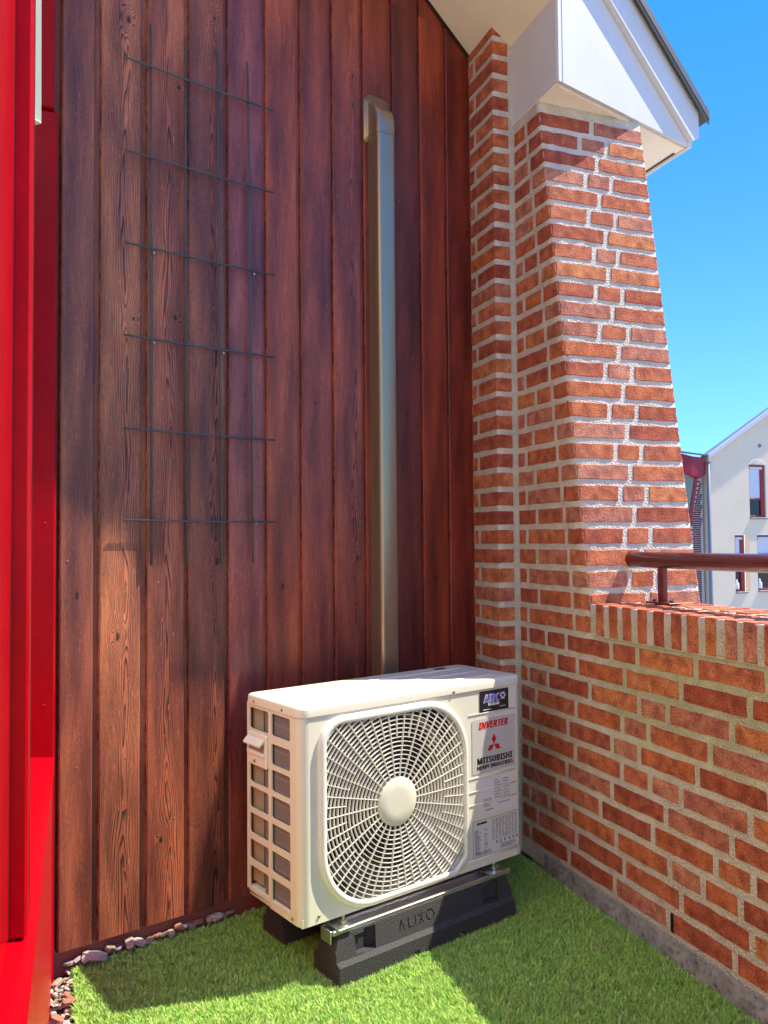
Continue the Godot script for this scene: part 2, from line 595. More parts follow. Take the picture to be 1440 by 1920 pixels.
func brick_mesh(put: Callable, plan: Callable, s0: float, s1: float, t0: float, t1: float, breaks: Array, proud: float, ragged: float) -> ArrayMesh:
	var e := 0.0048
	var cols := [s0, s0 + e]
	var inner := s1 - s0 - 2 * e
	var n := clampi(int(inner / (0.036 if proud != 0.0031 else 0.026)), 1, 8)
	for i in range(1, n):
		cols.append(s0 + e + inner * i / n + rng.randf_range(-0.004, 0.004))
	cols.append(s1 - e)
	cols.append(s1)
	for b in breaks:
		if b > s0 + 0.012 and b < s1 - 0.012:
			cols = cols.filter(func(c): return absf(c - b) > 0.009)
			cols.append_array([b - 0.004, b, b + 0.004])
	cols.sort()
	var rows := [t0, t0 + e, t1 - e, t1]
	var g: Array[PackedVector3Array] = []
	for ci in cols.size():
		var line := PackedVector3Array()
		var top_j := rng.randf_range(-ragged, ragged)
		var bot_j := rng.randf_range(-ragged, ragged)
		var face := rng.randf_range(-0.0005, 0.0005)
		var near_break := false
		for b in breaks:
			if absf(cols[ci] - b) < 0.006:
				near_break = true
		for ri in 4:
			var edge: bool = ri == 0 or ri == 3 or ci == 0 or ci == cols.size() - 1
			var s: float = cols[ci]
			if (ci == 0 or ci == cols.size() - 1) and not near_break:
				s += rng.randf_range(-ragged, ragged) * 0.7
			var t: float = rows[ri] + (bot_j if ri < 2 else top_j)
			var off := -0.007 if edge else proud + (0.0 if near_break else face + rng.randf_range(-0.0004, 0.0004))
			line.append(put.call(plan, s, t, off))
		g.append(line)
	var st := begin()
	for ci in cols.size() - 1:
		for ri in 3:
			var sm: float = (cols[ci] + cols[ci + 1]) * 0.5
			var tm := (t0 + t1) * 0.5
			var out: Vector3 = put.call(plan, sm, tm, 0.01) - put.call(plan, sm, tm, 0.0)
			quad(st, g[ci][ri], g[ci + 1][ri], g[ci + 1][ri + 1], g[ci][ri + 1], out)
	return done(st)

func mortar_sheet(put: Callable, plan: Callable, s_end: float, stops: Array, t0: float, t1: float, step: float, green: Callable) -> ArrayMesh:
	var n := FastNoiseLite.new()
	n.seed = 4
	n.frequency = 22.0
	var st := begin(false)
	var cols := []
	var x := 0.0
	while x < s_end - 1e-4:
		cols.append(x)
		x += step
	cols.append(s_end)
	for b in stops:
		cols = cols.filter(func(c): return absf(c - b) > 0.004)
		cols.append(b)
	cols.sort()
	var rows := int(ceil((t1 - t0) / step))
	var base := Color(0.74, 0.71, 0.64)
	for ci in cols.size() - 1:
		for ri in rows:
			var q := []
			for k in [[0, 0], [1, 0], [1, 1], [0, 1]]:
				var s: float = cols[ci + k[0]]
				var t := minf(t0 + (ri + k[1]) * step, t1)
				var is_stop := false
				for b in stops:
					if absf(s - b) < 1e-5:
						is_stop = true
				var nn := n.get_noise_2d(s + 3.0, t)
				var p: Vector3 = put.call(plan, s, t, 0.0 if is_stop else nn * 0.0016)
				q.append([p, base.lerp(Color(0.55, 0.58, 0.36), green.call(s, t, n))])
			var smid: float = (cols[ci] + cols[ci + 1]) * 0.5
			var tmid := t0 + (ri + 0.5) * step
			var out: Vector3 = put.call(plan, smid, tmid, 0.01) - put.call(plan, smid, tmid, 0.0)
			var nrm: Vector3 = (q[1][0] - q[0][0]).cross(q[2][0] - q[0][0])
			for k in ([0, 2, 1, 0, 3, 2] if nrm.dot(out) > 0 else [0, 1, 2, 0, 2, 3]):
				st.set_color(q[k][1])
				st.add_vertex(q[k][0])
	return done(st)

func no_green(_s: float, _t: float, _n: FastNoiseLite) -> float:
	return 0.0

func parapet_green(s: float, t: float, n: FastNoiseLite) -> float:
	# algae: patchy, where rain runs off the coping
	var patch := n.get_noise_2d(s * 0.25 + 9.0, t * 0.35) * 0.5 + 0.5
	var zone := smoothstep(0.36, 0.62, t + 0.22 * (patch - 0.5)) * smoothstep(0.36, 0.52, s + 0.1 * (patch - 0.5))
	return clampf(zone * (0.3 + 0.9 * patch), 0.0, 0.85)

func coping_green(s: float, _t: float, n: FastNoiseLite) -> float:
	return clampf((0.35 + 0.6 * n.get_noise_2d(s * 0.5, _t)) * (1.0 if s < 0.085 else 0.25), 0.0, 0.8)

func any(list: Array) -> Material:
	return list[rng.randi() % list.size()]

func build_brickwork() -> void:
	var xf := Transform3D(brick_axes, Vector3.ZERO)
	var put: Callable = put_plan
	rng.seed = 2024
	# --- pier against the wood wall and the battered buttress in front of it
	var t := thing("brick_buttress", "tall red brick buttress with slanting front face carrying the white eaves box", "buttress", xf)
	var pier: Callable = pier_plan
	var but: Callable = buttress_plan
	part("mortar", mortar_sheet(put, pier, 0.217 + 0.071, [0.217, 0.288], 0.0, 2.9, 0.03, no_green), mats.mortar, t)
	part("mortar", buttress_mortar(put, but), mats.mortar, t)
	var core := begin()
	box(core, Vector3(1.29, 0.0, -2.56), Vector3(1.36, 2.9, -2.356))
	box(core, Vector3(1.362, 0.0, -2.56), Vector3(1.72, 2.376, -2.22))
	part("core", done(core), mats.far_mortar, t)
	var rows := 44
	for r in rows:
		var y0 := FIRST + r * COURSE + 0.0058
		var y1 := y0 + COURSE - 0.0116
		var br := [0.217]
		if r % 2 == 0:
			part("brick", brick_mesh(put, pier, 0.015, 0.276, y0, y1, br, 0.0028, 0.0014), any(mats.brick), t)
		else:
			part("brick", brick_mesh(put, pier, 0.0, 0.083, y0, y1, br, 0.0028, 0.0014), any(mats.brick), t)
			part("brick", brick_mesh(put, pier, 0.095, 0.276, y0, y1, br, 0.0028, 0.0014), any(mats.brick), t)
		if r < 11 or y1 > 2.4:
			continue
		var ym := (y0 + y1) * 0.5
		var ls := lengths(but.call(ym))
		var edge: float = ls[1]
		var turn_b: float = edge - (0.078 + rng.randf_range(-0.003, 0.003))
		# side
		var a := 0.012
		if turn_b - a > 0.2:
			var cut := a + (0.045 if r % 2 else 0.085 + rng.randf_range(0, 0.03))
			part("brick", brick_mesh(put, but, a, cut, y0, y1, [], 0.0028, 0.0014), any(mats.brick), t)
			part("brick", brick_mesh(put, but, cut + 0.012, turn_b - 0.012, y0, y1, [], 0.0028, 0.0014), any(mats.brick), t)
		elif turn_b - a > 0.13 and r % 2 == 1:
			part("brick", brick_mesh(put, but, a, a + 0.045, y0, y1, [], 0.0028, 0.0014), any(mats.brick), t)
			part("brick", brick_mesh(put, but, a + 0.057, turn_b - 0.012, y0, y1, [], 0.0028, 0.0014), any(mats.brick), t)
		else:
			part("brick", brick_mesh(put, but, a, turn_b - 0.012, y0, y1, [], 0.0028, 0.0014), any(mats.brick), t)
		# front: long and short courses in turn; the corner brick shows on both faces
		var cuts := [0.192, 0.384] if r % 2 == 0 else [0.142, 0.238, 0.384]
		var s0 := turn_b
		for ci in cuts.size():
			var s1: float = edge + cuts[ci] - 0.006 + rng.randf_range(-0.006, 0.006)
			var brks := [edge]
			if ci == cuts.size() - 1:
				s1 = edge + 0.384 + 0.09
				brks = [edge + 0.384]
			part("brick", brick_mesh(put, but, s0, s1, y0, y1, brks, 0.0031, 0.0017), any(mats.brick), t)
			s0 = s1 + 0.0115
	# --- parapet
	var p := thing("brick_parapet", "low red brick parapet wall with upright coping bricks and a grey lead flashing", "wall", xf)
	var par: Callable = parapet_plan
	var start := 2.343
	part("mortar", mortar_sheet(put, par, 3.4, [], 0.0, COPING_Y, 0.03, parapet_green), mats.mortar, p)
	var pc := begin()
	box(pc, Vector3(WALL_X + 0.012, -0.3, -2.3), Vector3(1.6, COPING_Y + 0.03, 1.2))
	part("core", done(pc), mats.far_mortar, p)
	var joints := []
	for r in 11:
		var y0 := FIRST + r * COURSE + 0.0058
		var y1 := y0 + COURSE - 0.0116
		var s := 0.012
		var first: float = [0.045, 0.085, 0.045, 0.2, 0.045, 0.085][r % 6]
		var ends := []
		var l := first
		var heads := 0
		while s < 2.9:
			if l < 0.0:
				l = 0.2 if rng.randf() < 0.72 or heads > 1 else 0.096
				heads = heads + 1 if l < 0.15 else 0
				for j in joints:
					if absf(s + l - j) < 0.03:
						l = 0.096 if l > 0.15 else 0.2
						break
			l += rng.randf_range(-0.005, 0.005)
			if s > 0.12 or r > 8 or true:
				part("brick", brick_mesh(put, par, s, s + l, y0, y1, [], 0.0028, 0.0016), any(mats.brick), p)
			ends.append(s + l)
			s += l + 0.0125
			l = -1.0
		joints = ends
	# coping of bricks on edge
	var cop: Callable = put_coping
	var sec: Callable = coping_section
	part("coping_mortar", coping_mortar(cop, sec), mats.mortar, p)
	var z := -1.915
	var k := 0
	while z < 1.1:
		var w := 0.0425 + rng.randf_range(-0.003, 0.003)
		var tl := 0.018 + rng.randf_range(-0.004, 0.004)
		part("coping_brick", brick_mesh(cop, sec, 0.0, 0.215 + rng.randf_range(-0.006, 0.006), z, z + w, [TOP_Y - COPING_Y], 0.003, 0.002), any(mats.brick), p)
		part("coping_brick", brick_mesh(cop, sec, 0.23, 0.362, z, z + w, [], 0.003, 0.002), any(mats.brick), p)
		z += w + tl
		k += 1
	# lead flashing along the foot of the wall, in two lapped lengths
	var fl := begin()
	box(fl, Vector3(WALL_X - 0.006, -0.03, -2.2), Vector3(WALL_X - 0.0015, 0.043, -1.985), 0.001)
	part("flashing", done(fl), mats.flashing, p)
	fl = begin()
	box(fl, Vector3(WALL_X - 0.0085, -0.03, -1.995), Vector3(WALL_X - 0.0065, 0.045, -1.37), 0.0008)
	part("flashing", done(fl), mats.flashing, p)
	fl = begin()
	box(fl, Vector3(WALL_X - 0.006, -0.03, -1.38), Vector3(WALL_X - 0.0015, 0.044, 1.2), 0.001)
	part("flashing", done(fl), mats.flashing, p)
	# open weep joints in the lowest course
	for zz in [-1.632, -1.262]:
		part("weep_hole", box_mesh(Vector3(WALL_X - 0.0045, 0.056, zz), Vector3(WALL_X + 0.01, 0.1, zz + 0.009)), mats.black, p)

func buttress_mortar(put: Callable, plan: Callable) -> ArrayMesh:
	# the plan moves with the height, so lengths are taken anew at each row
	var n := FastNoiseLite.new()
	n.seed = 6
	n.frequency = 22.0
	var st := begin(false)
	st.set_color(Color(0.74, 0.71, 0.64))
	var step := 0.03
	var y := 0.7
	while y < 2.375:
		var y2 := minf(y + step, 2.376)
		var pa: PackedVector2Array = plan.call(y)
		var pb: PackedVector2Array = plan.call(y2)
		for seg in 3:
			var cnt := 8 if seg == 0 else 13
			for i in cnt:
				var f0 := float(i) / cnt
				var f1 := float(i + 1) / cnt
				var d := (pa[seg + 1] - pa[seg]).normalized()
				var nor := Vector2(-d.y, d.x)
				var c := []
				for q in [[f0, y, pa], [f1, y, pa], [f1, y2, pb], [f0, y2, pb]]:
					var pl: PackedVector2Array = q[2]
					var e := pl[seg].lerp(pl[seg + 1], q[0])
					var amp := 0.0 if q[0] < 1e-4 or q[0] > 0.9999 else 0.002
					e += nor * n.get_noise_2d(q[0] + seg * 7.0, q[1]) * amp
					c.append(Vector3(e.x, q[1], e.y))
				quad(st, c[0], c[1], c[2], c[3], Vector3(nor.x, 0, nor.y))
		y = y2
	return done(st)

func coping_mortar(put: Callable, plan: Callable) -> ArrayMesh:
	return mortar_sheet(put, plan, TOP_Y - COPING_Y + 0.281, [TOP_Y - COPING_Y], -1.94, 1.15, 0.028, coping_green)

# ------------------------------------------------------------------ roof overhang
func cz(c: float, y: float, z: float) -> Vector3:
	# a point given across the parapet (brick axis), with its world z
	return Vector3((c - sa * z) / ca, y, z)

func slab(st: SurfaceTool, poly: Array, push: Vector3) -> void:
	# a flat polygon (convex, any order round) given thickness
	var n := poly.size()
	var mid := Vector3.ZERO
	for p in poly:
		mid += p
	mid /= n
	for i in range(1, n - 1):
		tri(st, poly[0], poly[i], poly[i + 1], -push)
		tri(st, poly[0] + push, poly[i] + push, poly[i + 1] + push, push)
	for i in n:
		var a: Vector3 = poly[i]
		var b: Vector3 = poly[(i + 1) % n]
		quad(st, a, b, b + push, a + push, (a + b) * 0.5 - mid)

func build_roof() -> void:
	var t := thing("roof_overhang", "white boxed eaves and cream sloping soffit with dark zinc edge above the brick buttress", "roof")
	var zf := -1.572
	var zb := -4.0
	var yb := 2.376
	var sof := func(c: float) -> float: return 2.645 - 0.69 * (c - 1.346)
	var barge := func(c: float) -> float: return 2.607 - 0.722 * (c - 1.708)
	var top := func(c: float) -> float: return 2.732 - 0.706 * (c - 1.708)
	var st := begin()
	slab(st, [cz(1.346, sof.call(1.346), zf - 0.012), cz(-1.6, sof.call(-1.6), zf - 0.012), cz(-1.6, sof.call(-1.6), WOOD_Z - 0.15), cz(1.346, sof.call(1.346), WOOD_Z - 0.15)], Vector3(0, 0.02, 0))
	part("soffit", done(st), mats.soffit, t)
	# box side towards the terrace
	st = begin()
	slab(st, [cz(1.346, yb + 0.004, zf - 0.014), cz(1.346, sof.call(1.346) + 0.3, zf - 0.014), cz(1.346, sof.call(1.346) + 0.3, -2.3), cz(1.346, yb + 0.004, -2.3)], Vector3(0.018 / ca, 0, 0))
	part("box_side", done(st), mats.white_paint, t)
	st = begin()
	slab(st, [cz(1.344, yb + 0.001, zf - 0.013), cz(1.344, 3.1, zf - 0.013), cz(1.36, 3.1, zf - 0.013), cz(1.36, yb + 0.001, zf - 0.013)], Vector3(0, 0, 0.0105))
	part("corner_trim", done(st), mats.white_paint, t)
	# bottom of the box
	st = begin()
	slab(st, [cz(1.348, yb, zf - 0.016), cz(2.0, yb, zf - 0.016), cz(2.0, yb, -2.9), cz(1.348, yb, -2.9)], Vector3(0, 0.015, 0))
	part("box_bottom", done(st), mats.soffit, t)
	st = begin()
	slab(st, [cz(1.36, yb - 0.004, zf - 0.018), cz(1.985, yb - 0.004, zf - 0.018), cz(1.985, yb - 0.004, zf - 0.03), cz(1.36, yb - 0.004, zf - 0.03)], Vector3(0, 0.003, 0))
	part("edge_strip", done(st), mats.soffit, t)
	st = begin()
	slab(st, [cz(1.985, yb - 0.002, zf - 0.06), cz(1.995, yb - 0.002, zf - 0.06), cz(1.995, yb - 0.002, -2.9), cz(1.985, yb - 0.002, -2.9)], Vector3(0, 0.001, 0))
	part("vent_slot", done(st), mats.black, t)
	# front panel
	st = begin()
	slab(st, [cz(1.361, yb, zf - 0.012), cz(2.0, yb, zf - 0.012), cz(2.0, barge.call(2.0) + 0.03, zf - 0.012), cz(1.361, barge.call(1.361) + 0.03, zf - 0.012)], Vector3(0, 0, 0.011))
	part("front_panel", done(st), mats.white_paint, t)
	st = begin()
	slab(st, [cz(1.343, sof.call(1.343) - 0.002, zf - 0.012), cz(1.343, barge.call(1.343) + 0.03, zf - 0.012), cz(-1.6, barge.call(-1.6) + 0.03, zf - 0.012), cz(-1.6, sof.call(-1.6) - 0.002, zf - 0.012)], Vector3(0, 0, 0.009))
	part("verge_panel", done(st), mats.white_paint, t)
	# barge board
	st = begin()
	slab(st, [cz(2.0, barge.call(2.0) - 0.008, zf), cz(2.035, yb + 0.03, zf), cz(2.035, top.call(2.035), zf), cz(-1.6, top.call(-1.6), zf), cz(-1.6, barge.call(-1.6), zf)], Vector3(0, 0, 0.02))
	part("barge_board", done(st), mats.white_paint, t)
	# eaves board
	st = begin()
	slab(st, [cz(2.0, yb - 0.004, zf + 0.0), cz(2.02, yb + 0.0, zf + 0.0), cz(2.034, yb + 0.06, zf + 0.0), cz(2.0, yb + 0.06, zf + 0.0)], Vector3(-sa / ca * -2.0, 0, -2.0))
	part("eaves_board", done(st), mats.white_paint, t)
	# roof covering with its folded edge
	st = begin()
	var ov := 0.045
	slab(st, [cz(2.035 + ov, top.call(2.035 + ov) + 0.004, zf + 0.042), cz(-1.6, top.call(-1.6) + 0.004, zf + 0.042), cz(-1.6, top.call(-1.6) + 0.004, zb), cz(2.035 + ov, top.call(2.035 + ov) + 0.004, zb)], Vector3(0, 0.03, 0))
	part("roof_covering", done(st), mats.zinc, t)
	# drip edge hanging from the covering
	st = begin()
	slab(st, [cz(2.035 + ov, top.call(2.035 + ov) + 0.003, zf + 0.035), cz(-1.6, top.call(-1.6) + 0.003, zf + 0.035), cz(-1.6, top.call(-1.6) - 0.01, zf + 0.035), cz(2.035 + ov, top.call(2.035 + ov) - 0.01, zf + 0.035)], Vector3(0, 0, 0.005))
	part("drip_edge", done(st), mats.zinc, t)
	# dark bead of mortar where timber meets soffit
	st = begin()
	var a := Vector3(0.3, soffit_y(0.3, WOOD_Z) - 0.004, WOOD_Z + 0.002)
	var b := Vector3(1.955, soffit_y(1.955, WOOD_Z) - 0.004, WOOD_Z + 0.002)
	tube(st, PackedVector3Array([a, b]), 0.006, 6)
	part("joint_seal", done(st), mats.dark, t)

# ------------------------------------------------------------------ red window front on the left
func build_window_front() -> void:
	var xf := Transform3D(brick_axes, Vector3.ZERO)
	var t := thing("red_window_front", "glossy red window frame with posts and sill beside the timber wall", "window", xf)
	part("apron", box_mesh(Vector3(-0.12, -0.05, -2.2), Vector3(-0.05, 0.478, -0.62), 0.003), mats.red_dusty, t)
	# sill, falling outwards
	var st := begin()
	slab(st, [Vector3(-0.2, 0.512, -2.1), Vector3(-0.046, 0.497, -2.1), Vector3(-0.046, 0.497, -0.62), Vector3(-0.2, 0.512, -0.62)], Vector3(0, -0.012, 0))
	part("sill", done(st), mats.red, t)
	part("corner_trim", box_mesh(Vector3(-0.062, -0.05, -2.13), Vector3(-0.0462, 2.05, -2.105), 0.003), mats.red, t)
	part("jamb", box_mesh(Vector3(-0.3, 0.4, -2.2), Vector3(-0.0475, 2.05, -2.1), 0.003), mats.red, t)
	part("jamb_cover", box_mesh(Vector3(-0.3, 2.052, -2.2), Vector3(-0.0545, 3.5, -2.088), 0.003), mats.red, t)
	# posts nearer by, stepped
	part("post", box_mesh(Vector3(-0.3, 0.502, -1.2), Vector3(-0.0565, 3.5, -1.15), 0.0035), mats.red, t)
	part("post", box_mesh(Vector3(-0.3, 0.5025, -1.149), Vector3(-0.0785, 3.5, -0.86), 0.002), mats.red, t)
	st = begin(false)
	tube(st, PackedVector3Array([Vector3(-0.079, 0.503, -0.862), Vector3(-0.079, 3.5, -0.862)]), 0.003, 8)
	part("bead", done(st), mats.red, t)
	part("post", box_mesh(Vector3(-0.3, 0.503, -0.858), Vector3(-0.0795, 3.5, -0.62), 0.002), mats.red, t)
	for q in [[-0.0781, -1.1488, -1.1455], [-0.0561, -1.2035, -1.2005]]:
		part("seal", box_mesh(Vector3(q[0] - 0.01, 0.504, q[1]), Vector3(q[0], 3.49, q[2])), mats.dark, t)
	for y in [0.62, 1.05, 1.48, 1.91]:
		st = begin(false)
		lathe(st, PackedVector2Array([Vector2(0.0, 0.0012), Vector2(0.0028, 0.001), Vector2(0.0034, 0.0), Vector2(0.0034, -0.002)]), 10, Transform3D(Basis(Vector3.RIGHT, PI / 2), Vector3(-0.07, y, -2.0995)))
		part("screw", done(st), mats.red, t)
	# window set back between jamb and post
	part("bottom_rail", box_mesh(Vector3(-0.3, 0.5, -2.098), Vector3(-0.135, 0.66, -1.202), 0.003), mats.red, t)
	part("transom", box_mesh(Vector3(-0.3, 2.0, -2.086), Vector3(-0.135, 2.86, -1.202), 0.003), mats.soffit, t)
	part("pane", box_mesh(Vector3(-0.16, 0.661, -2.098), Vector3(-0.14, 1.999, -1.202)), mats.glass, t)
	part("pane", box_mesh(Vector3(-0.16, 2.861, -2.086), Vector3(-0.14, 3.55, -1.202)), mats.glass, t)
	part("room_wall", box_mesh(Vector3(-0.6, -0.05, -2.25), Vector3(-0.305, 3.6, 1.4)), mats.soffit, t)
	# the rendered house wall goes on past the window
	var hw := part("house_wall", box_mesh(Vector3(-0.6, -0.1, -0.618), Vector3(-0.08, 3.6, 4.0)), mats.render_wall, self, xf)
	tag(hw, "cream rendered house wall next to the red window frame", "wall")
	# folded cream sheet hanging in the reveal
	var c := thing("folded_cream_sheet", "small folded cream metal strip hanging between red post and red jamb", "strip", xf)
	st = begin()
	slab(st, [Vector3(-0.0640, 1.775, -1.6), Vector3(-0.0655, 2.1, -1.6), Vector3(-0.11, 2.1, -1.6), Vector3(-0.11, 1.755, -1.6)], Vector3(0, 0, -0.002))
	slab(st, [Vector3(-0.0640, 1.775, -1.6), Vector3(-0.11, 1.755, -1.6), Vector3(-0.11, 1.775, -1.56)], Vector3(0, 0.002, 0))
	part("sheet", done(st), mats.cream, c)
	var hb := begin()
	rng.seed = 5
	for i in 90:
		var y := rng.randf_range(1.965, 2.2)
		var q := Vector3(-0.078 + rng.randf_range(-0.002, 0.002), y, -1.585 + rng.randf_range(-0.01, 0.01))
		var e := q + Vector3(0.009 + rng.randf_range(-0.004, 0.003), -0.012 + rng.randf_range(-0.006, 0.004), 0)
		tri(hb, q + Vector3(0, 0.0012, 0), q - Vector3(0, 0.0012, 0), e, Vector3(0, 0, 1))
	part("bristles", done(hb), mats.cream, c)

# ------------------------------------------------------------------ ground, gravel, turf
func build_ground() -> void:
	var g := part("street", box_mesh(Vector3(-250, -6.6, -250), Vector3(250, -6.5, 250)), mats.street, self)
	g.set_meta("kind", "structure")
	var xf := Transform3D(brick_axes, Vector3.ZERO)
	var f := part("terrace_floor", box_mesh(Vector3(-0.3, -0.5, -2.7), Vector3(1.5, -0.032, 4.0)), mats.soil, self, xf)
	f.set_meta("kind", "structure")
	# backing of the turf
	var st := begin()
	var back := -2.026
	var pts := [turf_corner(0.0, back), turf_corner(WALL_X - 0.007, back), brick_axes * Vector3(WALL_X - 0.007, 0, 3.9), brick_axes * Vector3(0.0, 0, 3.9)]
	for i in 4:
		pts[i].y = -0.02
	slab(st, pts, Vector3(0, -0.008, 0))
	var turf := thing("artificial_turf", "short bright green artificial turf laid on the terrace floor", "turf")
	turf.set_meta("kind", "stuff")
	var bk := part("backing", done(st), mats.backing, turf)
	bk.set_meta("kind", "stuff")
	# tufts
	rng.seed = 42
	var blade_mat := StandardMaterial3D.new()
	blade_mat.vertex_color_use_as_albedo = true
	blade_mat.roughness = 0.5
	blade_mat.backlight_enabled = true
	blade_mat.backlight = Color(0.3, 0.3, 0.3)
	for zone in [[-2.36, -0.9, 62000, 0.86, 1], [-0.9, 1.28, 14000, 1.7, 2]]:
		var mm := MultiMesh.new()
		mm.transform_format = MultiMesh.TRANSFORM_3D
		mm.use_colors = true
		mm.mesh = tuft_mesh(zone[4])
		var xfs := []
		var area: float = (zone[1] - zone[0]) * 1.34
		for i in int(zone[2] * area):
			var l := Vector3(rng.randf_range(0.002, WALL_X - 0.01), -0.02, rng.randf_range(zone[0], zone[1]))
			var w := brick_axes * l
			if w.z < back + 0.003:
				continue
			var b := Basis(Vector3.UP, rng.randf() * TAU).rotated(Vector3(rng.randfn(), 0, rng.randfn()).normalized(), rng.randf_range(0, 0.35))
			b = b.scaled(Vector3.ONE * rng.randf_range(0.75, 1.15) * zone[3])
			xfs.append(Transform3D(b, w))
		mm.instance_count = xfs.size()
		for i in xfs.size():
			mm.set_instance_transform(i, xfs[i])
			var q := rng.randf()
			var c := Color(0.25, 0.49, 0.08)
			if q < 0.3:
				c = Color(0.42, 0.63, 0.13)
			elif q < 0.55:
				c = Color(0.17, 0.38, 0.07)
			elif q < 0.62:
				c = Color(0.42, 0.42, 0.17)
			c = c * rng.randf_range(0.9, 1.35)
			c.a = 1.0
			mm.set_instance_color(i, c)
		var o := MultiMeshInstance3D.new()
		o.multimesh = mm
		o.material_override = blade_mat
		o.name = "blades"
		o.set_meta("kind", "stuff")
		turf.add_child(o, true)

func turf_corner(c: float, z: float) -> Vector3:
	return Vector3((c - sa * z) / ca, 0, z)

func tuft_mesh(seed_: int) -> ArrayMesh:
	var r := RandomNumberGenerator.new()
	r.seed = seed_
	var st := begin(false)
	for i in 6:
		var a := r.randf() * TAU
		var d := Vector3(cos(a), 0, sin(a))
		var s := Vector3(-d.z, 0, d.x) * 0.00085
		var q := Vector3(r.randf_range(-0.003, 0.003), 0, r.randf_range(-0.003, 0.003))
		var h := r.randf_range(0.012, 0.021)
		var lean := r.randf_range(0.005, 0.018)
		var m := q + d * lean * 0.35 + Vector3(0, h * 0.6, 0)
		var e := q + d * lean + Vector3(0, h, 0)
		tri(st, q - s, q + s, m + s, -d)
		tri(st, q - s, m + s, m - s, -d)
		tri(st, m - s, m + s, e, -d)
	return done(st)

func stone_mesh(r: RandomNumberGenerator, size: Vector3) -> ArrayMesh:
	var n := FastNoiseLite.new()
	n.seed = r.randi()
	n.frequency = 0.9
	var st := begin()
	var lat := 5
	var lon := 8
	var at := func(i: int, j: int) -> Vector3:
		var a := PI * i / lat
		var b := TAU * (j % lon) / lon
		var d := Vector3(sin(a) * cos(b), cos(a), sin(a) * sin(b))
		var k := 1.0 + 0.45 * n.get_noise_3dv(d * 1.3)
		d = d * k
		d.x = clampf(d.x, -0.86, 0.86)
		d.y = clampf(d.y, -0.5, 0.5)
		d.z = clampf(d.z + 0.3 * d.x, -0.8, 0.8)
		return d * size
	for i in lat:
		for j in lon:
			var a: Vector3 = at.call(i, j)
			var b: Vector3 = at.call(i, j + 1)
			var c: Vector3 = at.call(i + 1, j + 1)
			var d: Vector3 = at.call(i + 1, j)
			var out := (a + b + c + d)
			if i > 0:
				tri(st, a, b, c, out)
			if i < lat - 1:
				tri(st, a, c, d, out)
	return done(st)

func build_stones() -> void:
	rng.seed = 99
	var meshes := []
	for i in 8:
		meshes.append(stone_mesh(rng, Vector3(1.0, rng.randf_range(0.5, 0.75), rng.randf_range(0.6, 0.9))))
	# stones that can be told apart, along the red apron and under the boards
	var spots := []
	for i in 26:
		spots.append([Vector3(rng.randf_range(-0.042, -0.006), -0.014, -2.06 + i * 0.045 + rng.randf_range(-0.012, 0.012)), rng.randf_range(0.012, 0.021), true])
	var x := 0.61
	while x < 1.05:
		var s := rng.randf_range(0.011, 0.019)
		spots.append([Vector3(x, rng.randf_range(-0.004, 0.01), rng.randf_range(-2.046, -2.024)), s * 1.25, false])
		x += s * 1.5
	spots.append([Vector3(0.668, 0.004, -2.024), 0.034, false])
	var words := ["pale", "reddish", "grey", "whitish", "sandy"]
	for sp in spots:
		var mi := rng.randi() % 5
		var b := Basis.from_euler(Vector3(rng.randf_range(-0.4, 0.4), rng.randf() * TAU, rng.randf_range(-0.4, 0.4))).scaled(Vector3.ONE * sp[1])
		var at: Vector3 = brick_axes * sp[0] if sp[2] else sp[0]
		var o := part("pebble", meshes[rng.randi() % 8], mats.stone[mi], self, Transform3D(b, at))
		var where := "in the strip beside the red window apron" if sp[2] else "under the foot of the timber boards"
		tag(o, "%s rounded pebble lying %s" % [words[mi], where], "pebble", "%s pebbles %s" % [words[mi], where])
	# the smaller ones between them
	var mm := MultiMesh.new()
	mm.transform_format = MultiMesh.TRANSFORM_3D
	mm.use_colors = true
	mm.mesh = meshes[2]
	mm.instance_count = 900
	var cols := [Color(0.42, 0.34, 0.26), Color(0.3, 0.17, 0.11), Color(0.24, 0.22, 0.2), Color(0.5, 0.46, 0.42)]
	for i in 900:
		var p := Vector3.ZERO
		if i < 560:
			p = brick_axes * Vector3(rng.randf_range(-0.05, -0.001), rng.randf_range(-0.03, -0.018), rng.randf_range(-2.1, -0.6))
		else:
			p = Vector3(rng.randf_range(0.6, 1.95), rng.randf_range(-0.03, -0.014), rng.randf_range(-2.052, -2.024))
		var b := Basis.from_euler(Vector3(rng.randf(), rng.randf() * TAU, rng.randf())).scaled(Vector3.ONE * rng.randf_range(0.004, 0.009))
		mm.set_instance_transform(i, Transform3D(b, p))
		mm.set_instance_color(i, cols[rng.randi() % 4] * rng.randf_range(0.9, 1.5))
	var g := MultiMeshInstance3D.new()
	g.multimesh = mm
	var gm := plain(Color.WHITE, 0.85)
	gm.vertex_color_use_as_albedo = true
	g.material_override = gm
	g.name = "gravel"
	add_child(g)
	tag(g, "fine mixed gravel between turf edge, red apron and timber wall", "gravel", "", "stuff")

